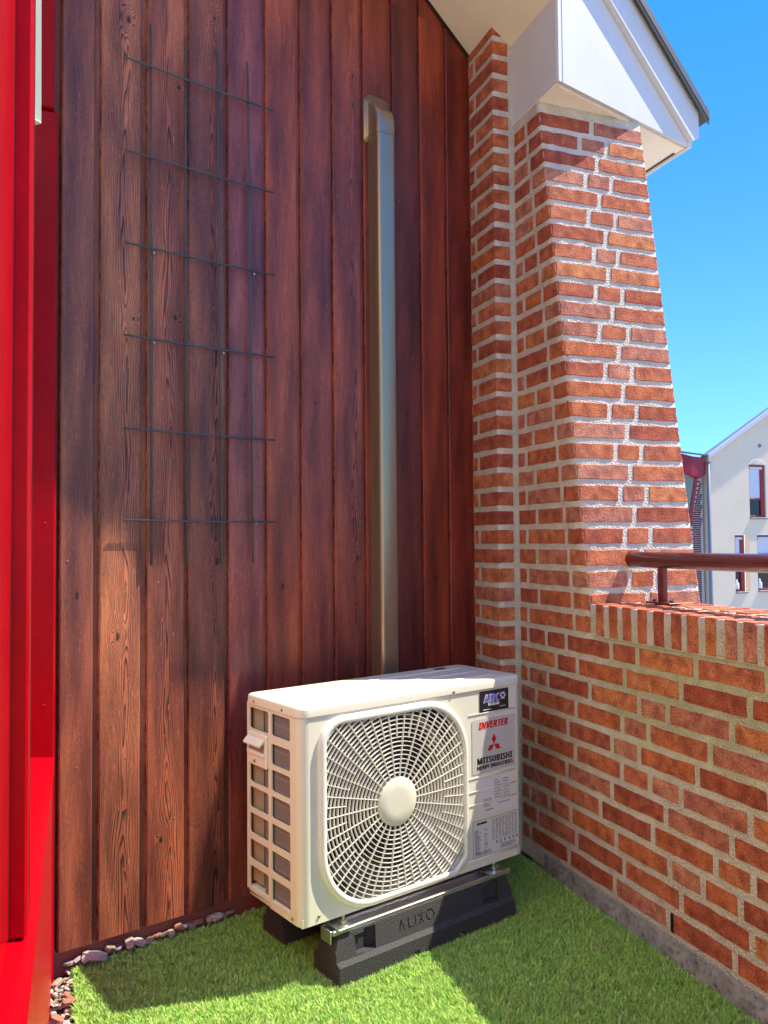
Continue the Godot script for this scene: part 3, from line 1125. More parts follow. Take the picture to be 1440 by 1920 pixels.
# ------------------------------------------------------------------ wire trellis and line duct on the timber
func build_trellis() -> void:
	var t := thing("wire_trellis", "dark grey welded wire plant trellis screwed to the timber boards", "trellis")
	var z := WOOD_Z + 0.012
	var vx := [[0.801, 0.806], [0.897, 0.903], [0.992, 1.002], [1.084, 1.098]]
	for v in vx:
		var st := begin(false)
		tube(st, PackedVector3Array([Vector3(v[1], 0.944, z), Vector3((v[0] + v[1]) * 0.5 + 0.001, 1.6, z + 0.001), Vector3(v[0], 2.355, z)]), 0.0031, 8)
		part("upright_wire", done(st), mats.wire, t)
	for y in [2.239, 2.0, 1.762, 1.526, 1.29, 1.0585]:
		var st := begin(false)
		tube(st, PackedVector3Array([Vector3(0.732, y + 0.001, z + 0.0055), Vector3(0.95, y - 0.001, z + 0.006), Vector3(1.165, y, z + 0.0055)]), 0.0026, 8)
		part("cross_wire", done(st), mats.wire, t)
	for s in [[0.812, 1.755], [0.999, 1.752], [1.105, 1.756], [0.813, 1.52], [1.01, 1.519], [1.109, 1.055]]:
		var st := begin(false)
		lathe(st, PackedVector2Array([Vector2(0.0, 0.012), Vector2(0.0026, 0.0118), Vector2(0.0042, 0.0105), Vector2(0.0042, 0.009), Vector2(0.0018, 0.009), Vector2(0.0018, -0.004)]), 10, Transform3D(Basis(Vector3.RIGHT, PI / 2), Vector3(s[0], s[1], WOOD_Z)))
		part("screw", done(st), mats.steel, t)

func duct_loop(x0: float, x1: float, z0: float, z1: float, r: float) -> PackedVector2Array:
	# open cross-section from the wall out, round and back: (x, z)
	var out := PackedVector2Array([Vector2(x0, z0)])
	for i in 7:
		var a := PI - i * PI / 12
		out.append(Vector2(x0 + r + cos(a) * r, z1 - r + sin(a) * r))
	for i in 7:
		var a := PI / 2 - i * PI / 12
		out.append(Vector2(x1 - r + cos(a) * r, z1 - r + sin(a) * r))
	out.append(Vector2(x1, z0))
	return out

func build_duct() -> void:
	var t := thing("pipe_duct", "tall bronze brown metal pipe duct with rounded end cap fixed to the timber wall", "duct")
	var x0 := 1.5155
	var x1 := 1.584
	var zf := WOOD_Z + 0.055
	var lp := duct_loop(x0, x1, WOOD_Z - 0.012, zf, 0.012)
	var st := begin(false)
	for i in lp.size() - 1:
		var a := lp[i]
		var b := lp[i + 1]
		var m := (a + b) * 0.5 - Vector2((x0 + x1) * 0.5, WOOD_Z)
		quad(st, Vector3(a.x, 0.13, a.y), Vector3(b.x, 0.13, b.y), Vector3(b.x, 2.278, b.y), Vector3(a.x, 2.278, a.y), Vector3(m.x, 0, m.y))
	part("cover", done(st), mats.bronze, t)
	# end cap: the same section, a little larger, turning into the wall
	var lc := duct_loop(x0 - 0.0015, x1 + 0.0015, WOOD_Z - 0.012, zf + 0.0015, 0.013)
	st = begin(false)
	var steps := 10
	var rings: Array = []
	rings.append([2.274, 1.0])
	for i in steps + 1:
		var a := float(i) / steps * PI / 2
		rings.append([2.31 + 0.075 * sin(a), cos(a)])
	for i in rings.size() - 1:
		for k in lc.size() - 1:
			var q := []
			for w in [[i, k], [i, k + 1], [i + 1, k + 1], [i + 1, k]]:
				var r: Array = rings[w[0]]
				var p := lc[w[1]]
				var depth: float = (p.y - WOOD_Z + 0.012) * r[1]
				q.append(Vector3(p.x, r[0], WOOD_Z - 0.012 + depth))
			var m: Vector3 = (q[0] + q[2]) * 0.5 - Vector3((x0 + x1) * 0.5, 2.25, WOOD_Z)
			quad(st, q[0], q[1], q[2], q[3], m)
	part("end_cap", done(st), mats.bronze, t)
	# collar plate on the wall
	st = begin(false)
	var plate := rounded(x0 - 0.018, 2.255, x1 + 0.016, 2.412, [0.03, 0.03, 0.012, 0.012], 6)
	for i in plate.size():
		var a := plate[i]
		var b := plate[(i + 1) % plate.size()]
		var c := Vector2((x0 + x1) * 0.5, 2.34)
		tri(st, Vector3(c.x, c.y, WOOD_Z + 0.004), Vector3(a.x, a.y, WOOD_Z + 0.004), Vector3(b.x, b.y, WOOD_Z + 0.004), Vector3(0, 0, 1))
		quad(st, Vector3(a.x, a.y, WOOD_Z + 0.004), Vector3(b.x, b.y, WOOD_Z + 0.004), Vector3(b.x, b.y, WOOD_Z - 0.004), Vector3(a.x, a.y, WOOD_Z - 0.004), Vector3(a.x - c.x, a.y - c.y, 0))
	part("collar", done(st), mats.bronze, t)

# ------------------------------------------------------------------ outdoor unit
const AX0 := 0.997
const AX1 := 1.728
const AZ0 := -1.866
const AZ1 := -1.610
const AY0 := 0.122
const AY1 := 0.597

func on_front(p: Vector2, d: float) -> Vector3:
	return Vector3(p.x, p.y, AZ1 + d)

func on_left(p: Vector2, d: float) -> Vector3:
	# p.x runs along world z
	return Vector3(AX0 - d, p.y, p.x)

func grille_hole(grow: float) -> PackedVector2Array:
	var x0 := 1.061 - grow
	var x1 := 1.497 + grow
	var y0 := 0.142 - grow
	var y1 := 0.572 + grow
	var out := PackedVector2Array()
	var rr := [0.135 + grow, 0.05 + grow, 0.14 + grow]
	var cs := [Vector2(x1 - rr[0], y1 - rr[0]), Vector2(x0 + rr[1], y1 - rr[1]), Vector2(x0 + rr[2], y0 + rr[2])]
	for c in 3:
		for i in 13:
			var a := (c + i / 12.0) * PI / 2
			out.append(cs[c] + Vector2(cos(a), sin(a)) * rr[c])
	var ch := 0.036 + grow * 0.4
	out.append(Vector2(x1 - ch - 0.004, y0))
	out.append(Vector2(x1 - ch + 0.002, y0 + 0.002))
	out.append(Vector2(x1 - 0.002, y0 + ch * 0.8))
	out.append(Vector2(x1, y0 + ch * 0.8 + 0.006))
	return out

func band(st: SurfaceTool, a: Vector2, b: Vector2, na: Vector2, nb: Vector2, half: float, z0: float, z1: float) -> void:
	var p := [a - na * half, a + na * half, b + nb * half, b - nb * half]
	quad(st, Vector3(p[0].x, p[0].y, z1), Vector3(p[1].x, p[1].y, z1), Vector3(p[2].x, p[2].y, z1), Vector3(p[3].x, p[3].y, z1), Vector3(0, 0, 1))
	quad(st, Vector3(p[1].x, p[1].y, z0), Vector3(p[2].x, p[2].y, z0), Vector3(p[2].x, p[2].y, z1), Vector3(p[1].x, p[1].y, z1), Vector3(na.x, na.y, 0))
	quad(st, Vector3(p[0].x, p[0].y, z0), Vector3(p[3].x, p[3].y, z0), Vector3(p[3].x, p[3].y, z1), Vector3(p[0].x, p[0].y, z1), Vector3(-na.x, -na.y, 0))
	quad(st, Vector3(p[0].x, p[0].y, z0), Vector3(p[1].x, p[1].y, z0), Vector3(p[2].x, p[2].y, z0), Vector3(p[3].x, p[3].y, z0), Vector3(0, 0, -1))

func build_unit() -> void:
	var t := thing("outdoor_air_conditioner", "cream white outdoor air conditioner unit with round fan grille and stickers on its front", "air conditioner")
	var w: Material = mats.case_white
	var rad := 0.022
	# --- casing: rounded front corners, right side, back, bottom
	var st: SurfaceTool
	for side in [0, 1]:
		st = begin(false)
		var cx := AX0 + rad if side == 0 else AX1 - rad
		for i in 6:
			var a0 := PI / 2 + (PI / 2) * (i / 6.0) if side == 0 else PI / 2 - (PI / 2) * (i / 6.0)
			var a1 := PI / 2 + (PI / 2) * ((i + 1) / 6.0) if side == 0 else PI / 2 - (PI / 2) * ((i + 1) / 6.0)
			var p0 := Vector3(cx + cos(a0) * rad, 0, AZ1 - rad + sin(a0) * rad)
			var p1 := Vector3(cx + cos(a1) * rad, 0, AZ1 - rad + sin(a1) * rad)
			var out := Vector3(cos((a0 + a1) / 2), 0, sin((a0 + a1) / 2))
			quad(st, p0 + Vector3(0, AY0, 0), p1 + Vector3(0, AY0, 0), p1 + Vector3(0, AY1 + 0.004, 0), p0 + Vector3(0, AY1 + 0.004, 0), out)
		part("corner_panel", done(st), w, t)
	st = begin()
	quad(st, Vector3(AX1, AY0, AZ1 - rad), Vector3(AX1, AY0, AZ0), Vector3(AX1, AY1 + 0.004, AZ0), Vector3(AX1, AY1 + 0.004, AZ1 - rad), Vector3.RIGHT)
	part("side_panel", done(st), w, t)
	part("base_pan", box_mesh(Vector3(AX0 + 0.004, AY0 - 0.004, AZ0 + 0.003), Vector3(AX1 - 0.004, AY0 + 0.02, AZ1 - 0.004), 0.003), w, t)
	# --- front panel round the fan opening, and the blank part with pressed ribs
	st = begin()
	holed(st, [AX0 + rad, AY0, 1.515, AY1 + 0.004], grille_hole(0.004), on_front, Vector3(0, 0, 1), 0.03)
	quad(st, on_front(Vector2(1.515, AY0), 0), on_front(Vector2(AX1 - rad, AY0), 0), on_front(Vector2(AX1 - rad, AY1 + 0.004), 0), on_front(Vector2(1.515, AY1 + 0.004), 0), Vector3(0, 0, 1))
	part("front_panel", done(st), w, t)
	for g in [[0.5315, 1.523, 1.722], [0.362, 1.52, 1.722], [0.326, 1.52, 1.722], [0.291, 1.52, 1.722], [0.145, 1.521, 1.723]]:
		st = begin(false)
		tube(st, PackedVector3Array([Vector3(g[1], g[0], AZ1 - 0.0006), Vector3(g[2] - 0.02, g[0], AZ1 - 0.0006)]), 0.0026, 8)
		part("pressed_rib", done(st), w, t)
	# --- left side: two columns of openings
	st = begin()
	var zr := AZ0
	var zsplit := -1.7515
	var zfr := AZ1 - rad
	var ys := [AY0, 0.2035, 0.2685, 0.3325, 0.397, 0.46, 0.5255, AY1 + 0.004]
	var op := [[0.141, 0.196], [0.211, 0.261], [0.276, 0.326], [0.339, 0.391], [0.403, 0.454], [0.466, 0.516], [0.535, 0.588]]
	for col in 2:
		for r in 7:
			var z0: float = zr if col == 0 else zsplit
			var z1: float = zsplit if col == 0 else zfr
			var h0: float = (-1.853 if col == 0 else -1.7445)
			var h1: float = (-1.7585 if col == 0 else -1.657)
			if col == 0 and r == 5:
				quad(st, on_left(Vector2(z0, ys[r]), 0), on_left(Vector2(z1, ys[r]), 0), on_left(Vector2(z1, ys[r + 1]), 0), on_left(Vector2(z0, ys[r + 1]), 0), Vector3.LEFT)
				continue
			holed(st, [z0, ys[r], z1, ys[r + 1]], rounded(h0, op[r][0], h1, op[r][1], [0.006, 0.006, 0.006, 0.006], 4), on_left, Vector3.LEFT, 0.004)
	part("side_grille", done(st), w, t)
	# recessed handle on the side grille
	var h := part("handle", box_mesh(Vector3(AX0 - 0.006, 0.449, -1.853), Vector3(AX0 + 0.0, 0.53, -1.7585), 0.003), mats.grille_white, t)
	st = begin()
	slab(st, [Vector3(AX0 - 0.0062, 0.516, -1.849), Vector3(AX0 - 0.0062, 0.516, -1.766), Vector3(AX0 - 0.02, 0.502, -1.766), Vector3(AX0 - 0.02, 0.502, -1.849)], Vector3(-0.001, 0.004, 0))
	part("grip_lip", done(st), mats.grille_white, h)
	part("recess", box_mesh(Vector3(AX0 - 0.0068, 0.487, -1.845), Vector3(AX0 - 0.0061, 0.507, -1.77)), mats.bronze_grey, h)
	part("lower_lip", box_mesh(Vector3(AX0 - 0.011, 0.476, -1.849), Vector3(AX0 - 0.0062, 0.485, -1.766), 0.002), mats.grille_white, h)
	# --- heat exchanger behind the side grille and at the back, a pale plate next to it
	part("coil", box_mesh(Vector3(AX0 + 0.009, AY0 + 0.02, -1.79), Vector3(AX0 + 0.03, AY1 - 0.002, -1.632)), mats.coil, t)
	part("coil", box_mesh(Vector3(AX0 + 0.04, AY0 + 0.02, AZ0 + 0.008), Vector3(1.5, AY1 - 0.002, AZ0 + 0.028)), mats.coil, t)
	part("end_plate", box_mesh(Vector3(AX0 + 0.014, AY0 + 0.03, AZ0 + 0.006), Vector3(AX0 + 0.017, AY1 - 0.004, -1.806)), mats.olive, t)
	part("back_panel", box_mesh(Vector3(1.5, AY0 + 0.01, AZ0), Vector3(AX1 - 0.001, AY1, AZ0 + 0.004)), w, t)
	part("inner_partition", box_mesh(Vector3(1.508, AY0 + 0.02, AZ0 + 0.01), Vector3(1.511, AY1, AZ1 - 0.03)), mats.steel_grey, t)
	# --- fan
	var hub := Vector2(1.2725, 0.3575)
	var fan := part("fan", fan_hub(hub), mats.fan, t)
	for i in 3:
		part("blade", fan_blade(hub, i * TAU / 3 + 0.5), mats.fan, fan)
	st = begin(false)
	lathe(st, PackedVector2Array([Vector2(0.208, -0.06), Vector2(0.206, 0.0), Vector2(0.216, 0.022)]), 40, Transform3D(Basis(Vector3.RIGHT, PI / 2), Vector3(hub.x, hub.y, AZ1 - 0.055)))
	part("fan_shroud", done(st), mats.olive, t)
	# --- fan guard
	var guard := part("fan_guard", guard_frame(), mats.grille_white, t)
	part("ring_wires", guard_rings(hub), mats.grille_white, guard)
	part("spoke_wires", guard_spokes(hub), mats.grille_white, guard)
	st = begin(false)
	lathe(st, PackedVector2Array([Vector2(0.0595, -0.012), Vector2(0.0595, 0.001), Vector2(0.058, 0.0022), Vector2(0.03, 0.0026), Vector2(0.0, 0.0027)]), 40, Transform3D(Basis(Vector3.RIGHT, PI / 2), Vector3(hub.x, hub.y, AZ1 + 0.009)))
	part("hub_cap", done(st), mats.case_white, guard)
	# --- lid
	var lid := part("lid", lid_mesh(), w, t)
	for z in [-1.665, -1.735, -1.805]:
		part("lid_rib", box_mesh(Vector3(1.06, 0.6185, z - 0.006), Vector3(1.67, 0.6222, z + 0.006), 0.0017), w, lid)
	for k in 3:
		part("lid_mark", box_mesh(Vector3(1.032, 0.6205, -1.66 - k * 0.065), Vector3(1.0335, 0.6213, -1.62 - k * 0.065)), w, lid)
	var lbl := part("lid_print", box_mesh(Vector3(1.60, 0.6202, -1.845), Vector3(1.64, 0.6208, -1.822)), mats.black, lid)
	lbl.set_meta("label", "small black printed mark on the lid")
	# --- screws
	for s in [[Vector3(AX0 - 0.003, 0.605, -1.825), 1], [Vector3(AX0 - 0.003, 0.605, -1.688), 1], [Vector3(AX0 - 0.001, 0.135, -1.858), 1], [Vector3(AX0 - 0.001, 0.133, -1.648), 1], [Vector3(AX0 - 0.0075, 0.461, -1.815), 1], [Vector3(1.044, 0.139, AZ1 + 0.001), 0], [Vector3(1.468, 0.602, AZ1 + 0.004), 0], [Vector3(1.512, 0.352, AZ1 + 0.001), 0], [Vector3(1.513, 0.437, AZ1 + 0.001), 0]]:
		st = begin(false)
		var b := Basis(Vector3.RIGHT, PI / 2) if s[1] == 0 else Basis(Vector3.BACK, PI / 2)
		lathe(st, PackedVector2Array([Vector2(0.0, 0.0012), Vector2(0.0024, 0.002), Vector2(0.0038, 0.001), Vector2(0.004, -0.003)]), 10, Transform3D(b, s[0]))
		part("screw", done(st), mats.screw, t)
	# --- feet
	for x in [1.1, 1.594]:
		for z in [-1.592, -1.878]:
			var zz := [minf(z, -1.63 if z > -1.7 else -1.84), maxf(z, -1.63 if z > -1.7 else -1.84)]
			part("foot", box_mesh(Vector3(x - 0.022, 0.1045, zz[0] - 0.014), Vector3(x + 0.022, 0.1085, zz[1] + 0.014), 0.0015), mats.steel, t)
	build_stickers(t)

func fan_hub(hub: Vector2) -> ArrayMesh:
	var st := begin(false)
	lathe(st, PackedVector2Array([Vector2(0.055, -0.05), Vector2(0.055, 0.0), Vector2(0.045, 0.008), Vector2(0, 0.01)]), 24, Transform3D(Basis(Vector3.RIGHT, PI / 2), Vector3(hub.x, hub.y, AZ1 - 0.05)))
	return done(st)

func fan_blade(hub: Vector2, a0: float) -> ArrayMesh:
	var st := begin(false)
	var at := func(r: float, f: float, back: float) -> Vector3:
		var a := a0 + f * 1.25 + (r - 0.05) * 1.6
		return Vector3(hub.x + cos(a) * r, hub.y + sin(a) * r, AZ1 - 0.052 - 0.055 * f - back)
	for i in 6:
		for j in 8:
			var r0 := 0.052 + 0.148 * i / 6.0
			var r1 := 0.052 + 0.148 * (i + 1) / 6.0
			var f0 := j / 8.0
			var f1 := (j + 1) / 8.0
			quad(st, at.call(r0, f0, 0.0), at.call(r1, f0, 0.0), at.call(r1, f1, 0.0), at.call(r0, f1, 0.0), Vector3(0, 0, 1))
			quad(st, at.call(r0, f0, 0.003), at.call(r1, f0, 0.003), at.call(r1, f1, 0.003), at.call(r0, f1, 0.003), Vector3(0, 0, -1))
	return done(st)

func guard_frame() -> ArrayMesh:
	var st := begin(false)
	var prof := [[0.019, -0.002], [0.0175, 0.007], [0.012, 0.012], [0.004, 0.0125], [0.0, 0.010], [-0.001, -0.008]]
	for k in prof.size() - 1:
		var a := grille_hole(prof[k][0])
		var b := grille_hole(prof[k + 1][0])
		var n := a.size()
		for i in n:
			var j := (i + 1) % n
			var mid := (a[i] + a[j]) * 0.5 - Vector2(1.279, 0.357)
			var dz: float = prof[k + 1][1] - prof[k][1]
			var dr: float = prof[k + 1][0] - prof[k][0]
			var m2 := mid.normalized()
			quad(st, on_front(a[i], prof[k][1]), on_front(a[j], prof[k][1]), on_front(b[j], prof[k + 1][1]), on_front(b[i], prof[k + 1][1]), Vector3(m2.x * dz, m2.y * dz, -dr))
	return done(st)

func guard_rings(hub: Vector2) -> ArrayMesh:
	var st := begin()
	var hole := grille_hole(0.002)
	for i in range(1, 24):
		var r := 0.0595 + 0.01085 * i
		var seg := 96
		for k in seg:
			var a0 := TAU * k / seg
			var a1 := TAU * (k + 1) / seg
			var d0 := Vector2(cos(a0), sin(a0))
			var d1 := Vector2(cos(a1), sin(a1))
			if Geometry2D.is_point_in_polygon(hub + (d0 + d1).normalized() * r, hole):
				band(st, hub + d0 * r, hub + d1 * r, d0, d1, 0.00085, AZ1 + 0.0025, AZ1 + 0.009)
	return done(st)

func guard_spokes(hub: Vector2) -> ArrayMesh:
	var st := begin()
	var hole := grille_hole(0.002)
	for i in 52:
		var a := TAU * i / 52
		var d := Vector2(cos(a), sin(a))
		var n := Vector2(-d.y, d.x)
		var r := 0.058 if i % 2 == 0 else 0.155
		var r1 := r
		while r1 < 0.33 and Geometry2D.is_point_in_polygon(hub + d * r1, hole):
			r1 += 0.002
		if r1 > r + 0.004:
			band(st, hub + d * r, hub + d * r1, n, n, 0.00075, AZ1 + 0.004, AZ1 + 0.0096)
	return done(st)

func lid_mesh() -> ArrayMesh:
	var st := begin(false)
	var rings := [[0.0035, AY1], [0.0035, 0.6125], [0.0025, 0.617], [-0.001, 0.6195], [-0.006, 0.6205]]
	var loops := []
	for q in rings:
		var g: float = q[0]
		loops.append(rounded(AX0 - g, -AZ1 - g, AX1 + g, -AZ0 + g, [0.02, 0.02, 0.024 + g, 0.024 + g], 8))
	var mid := Vector2((AX0 + AX1) / 2, -(AZ0 + AZ1) / 2)
	for k in rings.size() - 1:
		var n: int = loops[k].size()
		for i in n:
			var j := (i + 1) % n
			var a: Vector2 = loops[k][i]
			var b: Vector2 = loops[k][j]
			var c: Vector2 = loops[k + 1][j]
			var d: Vector2 = loops[k + 1][i]
			var o := ((a + b) * 0.5 - mid)
			quad(st, Vector3(a.x, rings[k][1], -a.y), Vector3(b.x, rings[k][1], -b.y), Vector3(c.x, rings[k + 1][1], -c.y), Vector3(d.x, rings[k + 1][1], -d.y), Vector3(o.x, 0.2 * k, -o.y))
	var last: PackedVector2Array = loops[-1]
	for i in last.size():
		var j := (i + 1) % last.size()
		tri(st, Vector3(mid.x, 0.6206, -mid.y), Vector3(last[i].x, 0.6205, -last[i].y), Vector3(last[j].x, 0.6205, -last[j].y), Vector3.UP)
	return done(st)

func print_texture(w: int, h: int, paint: Callable) -> ImageTexture:
	var im := Image.create(w, h, false, Image.FORMAT_RGB8)
	paint.call(im)
	return ImageTexture.create_from_image(im)

func sticker(parent: Node, called: String, x0: float, y0: float, x1: float, y1: float, color: Color, rough: float, tex: Texture2D = null) -> MeshInstance3D:
	var st := begin()
	var z := AZ1 + 0.0012
	var q := [Vector3(x0, y0, z), Vector3(x1, y0, z), Vector3(x1, y1, z), Vector3(x0, y1, z)]
	var uv := [Vector2(0, 1), Vector2(1, 1), Vector2(1, 0), Vector2(0, 0)]
	for k in [0, 2, 1, 0, 3, 2]:
		st.set_uv(uv[k])
		st.add_vertex(q[k])
	var m := plain(color, rough)
	if tex:
		m.albedo_texture = tex
	return part(called, done(st), m, parent)

func letter(parent: Node, text: String, at: Vector2, w: float, h: float, color: Color, lift := 0.0016, slant := 0.0, weight := 700) -> void:
	part("lettering", letters(text, w, h, 0.0004, slant, weight), plain(color, 0.4), parent, Transform3D(Basis(), Vector3(at.x, at.y, AZ1 + lift)))

func paint_rating(im: Image) -> void:
	im.fill(srgb(214, 216, 212))
	var ink := srgb(70, 72, 74)
	var r := RandomNumberGenerator.new()
	r.seed = 8
	for e in [[0, 0, 256, 2], [0, 142, 256, 2], [0, 0, 2, 144], [254, 0, 2, 144]]:
		im.fill_rect(Rect2i(e[0], e[1], e[2], e[3]), srgb(120, 122, 124))
	for i in 24:
		im.fill_rect(Rect2i(10, 36 + i * 4, r.randi_range(16, 36), 2), ink.lightened(0.2))
		if r.randf() < 0.7:
			im.fill_rect(Rect2i(62, 36 + i * 4, r.randi_range(6, 20), 2), ink.lightened(0.3))
	for c in 8:
		var x := 104 + c * 18
		im.fill_rect(Rect2i(x, 6, 1, 84), srgb(150, 150, 152))
		for i in 20:
			im.fill_rect(Rect2i(x + 3, 8 + i * 4, r.randi_range(5, 13), 2), ink.lightened(0.25))
	im.fill_rect(Rect2i(104, 90, 146, 1), ink)
	for s in [126, 146, 170, 196, 218, 238]:
		im.fill_rect(Rect2i(s, 98, 9, 12), ink)
		im.fill_rect(Rect2i(s + 3, 101, 4, 6), srgb(206, 208, 206))
	for i in 5:
		im.fill_rect(Rect2i(10 + r.randi_range(0, 10), 124 + i * 3, 84, 1), ink)
		im.fill_rect(Rect2i(150, 116 + i * 4, 92 - r.randi_range(0, 30), 2), ink.lightened(0.2))

func paint_energy(im: Image) -> void:
	im.fill(srgb(226, 224, 222))
	var ink := srgb(110, 108, 108)
	var r := RandomNumberGenerator.new()
	r.seed = 18
	for i in 7:
		im.fill_rect(Rect2i(100, 14 + i * 12, r.randi_range(20, 46), 3), ink)
		im.fill_rect(Rect2i(152, 16 + i * 12, r.randi_range(18, 40), 3), ink.lightened(0.1))
		im.fill_rect(Rect2i(98, 21 + i * 12, 100, 1), ink.lightened(0.4))
	im.fill_rect(Rect2i(148, 14, 1, 86), ink.lightened(0.2))
	for i in 5:
		im.fill_rect(Rect2i(34, 84 + i * 7, r.randi_range(24, 58), 3), ink)
	im.fill_rect(Rect2i(120, 112, 70, 3), ink)
	im.fill_rect(Rect2i(44, 128, 46, 4), ink)

func build_stickers(t: Node) -> void:
	var red := srgb(206, 18, 28)
	var ink := srgb(24, 24, 26)
	# installer's black sticker
	var a := sticker(t, "installer_sticker", 1.564, 0.533, 1.676, 0.5905, srgb(36, 38, 46), 0.3)
	a.set_meta("label", "black sticker with blue and white lettering")
	letter(a, "AIRC", Vector2(1.611, 0.569), 0.0605, 0.0215, srgb(236, 238, 250), 0.0015, 0.18)
	letter(a, "AIRC", Vector2(1.611, 0.569), 0.0605, 0.0185, srgb(44, 40, 196), 0.0021, 0.18, 400)
	var st := begin()
	for i in 6:
		var an := TAU * i / 6
		var d := Vector2(cos(an), sin(an)) * 0.0075
		var xf := Transform3D(Basis(Vector3.BACK, an), Vector3(1.6535 + d.x, 0.5715 + d.y, AZ1 + 0.0017))
		box(st, Vector3(-0.003, -0.0026, -0.0002), Vector3(0.003, 0.0026, 0.0002), 0.0, xf)
	part("snowflake_mark", done(st), plain(srgb(226, 228, 248), 0.4), a)
	letter(a, "GELDERLAND", Vector2(1.6185, 0.5525), 0.042, 0.0072, srgb(232, 232, 236))
	for q in [[1.577, 1.608, 0.5395], [1.641, 1.664, 0.543]]:
		part("fine_print", box_mesh(Vector3(q[0], q[2] - 0.001, AZ1 + 0.0013), Vector3(q[1], q[2] + 0.001, AZ1 + 0.0017)), plain(srgb(206, 206, 210), 0.5), a)
	# maker's plate
	var b := sticker(t, "maker_plate", 1.535, 0.372, 1.701, 0.516, srgb(196, 196, 192), 0.22)
	b.set_meta("label", "silver plate with red three diamond emblem")
	letter(b, "INVERTER", Vector2(1.617, 0.4985), 0.112, 0.0185, red, 0.0016, 0.25)
	st = begin()
	var c := Vector2(1.617, 0.4425)
	var e := 0.0275
	for an in [90.0, 210.0, 330.0]:
		var d := Vector2.from_angle(deg_to_rad(an)) * e * 1.06
		var s1 := Vector2.from_angle(deg_to_rad(an + 30)) * e * 0.615
		var s2 := Vector2.from_angle(deg_to_rad(an - 30)) * e * 0.615
		var z := AZ1 + 0.0018
		var p := [c, c + s1, c + d, c + s2]
		quad(st, Vector3(p[0].x, p[0].y, z), Vector3(p[1].x, p[1].y, z), Vector3(p[2].x, p[2].y, z), Vector3(p[3].x, p[3].y, z), Vector3(0, 0, 1))
	part("emblem", done(st), plain(red, 0.35), b)
	letter(b, "MITSUBISHI", Vector2(1.621, 0.4045), 0.134, 0.0165, ink)
	letter(b, "HEAVY INDUSTRIES", Vector2(1.621, 0.3865), 0.137, 0.0105, ink)
	# energy and rating labels with their fine print
	sticker(t, "data_label", 1.552, 0.258, 1.688, 0.355, Color.WHITE, 0.5, print_texture(208, 148, paint_energy))
	var r := sticker(t, "rating_label", 1.534, 0.1495, 1.712, 0.2475, Color.WHITE, 0.45, print_texture(256, 144, paint_rating))
	letter(r, "MITSUBISHI", Vector2(1.568, 0.2385), 0.036, 0.006, ink)

# ------------------------------------------------------------------ rubber blocks with rail
func csg_box(parent: Node, op: int, size: Vector3, at: Vector3, rot := Vector3.ZERO) -> void:
	var b := CSGBox3D.new()
	b.size = size
	b.operation = op
	b.position = at
	b.rotation = rot
	parent.add_child(b, true)

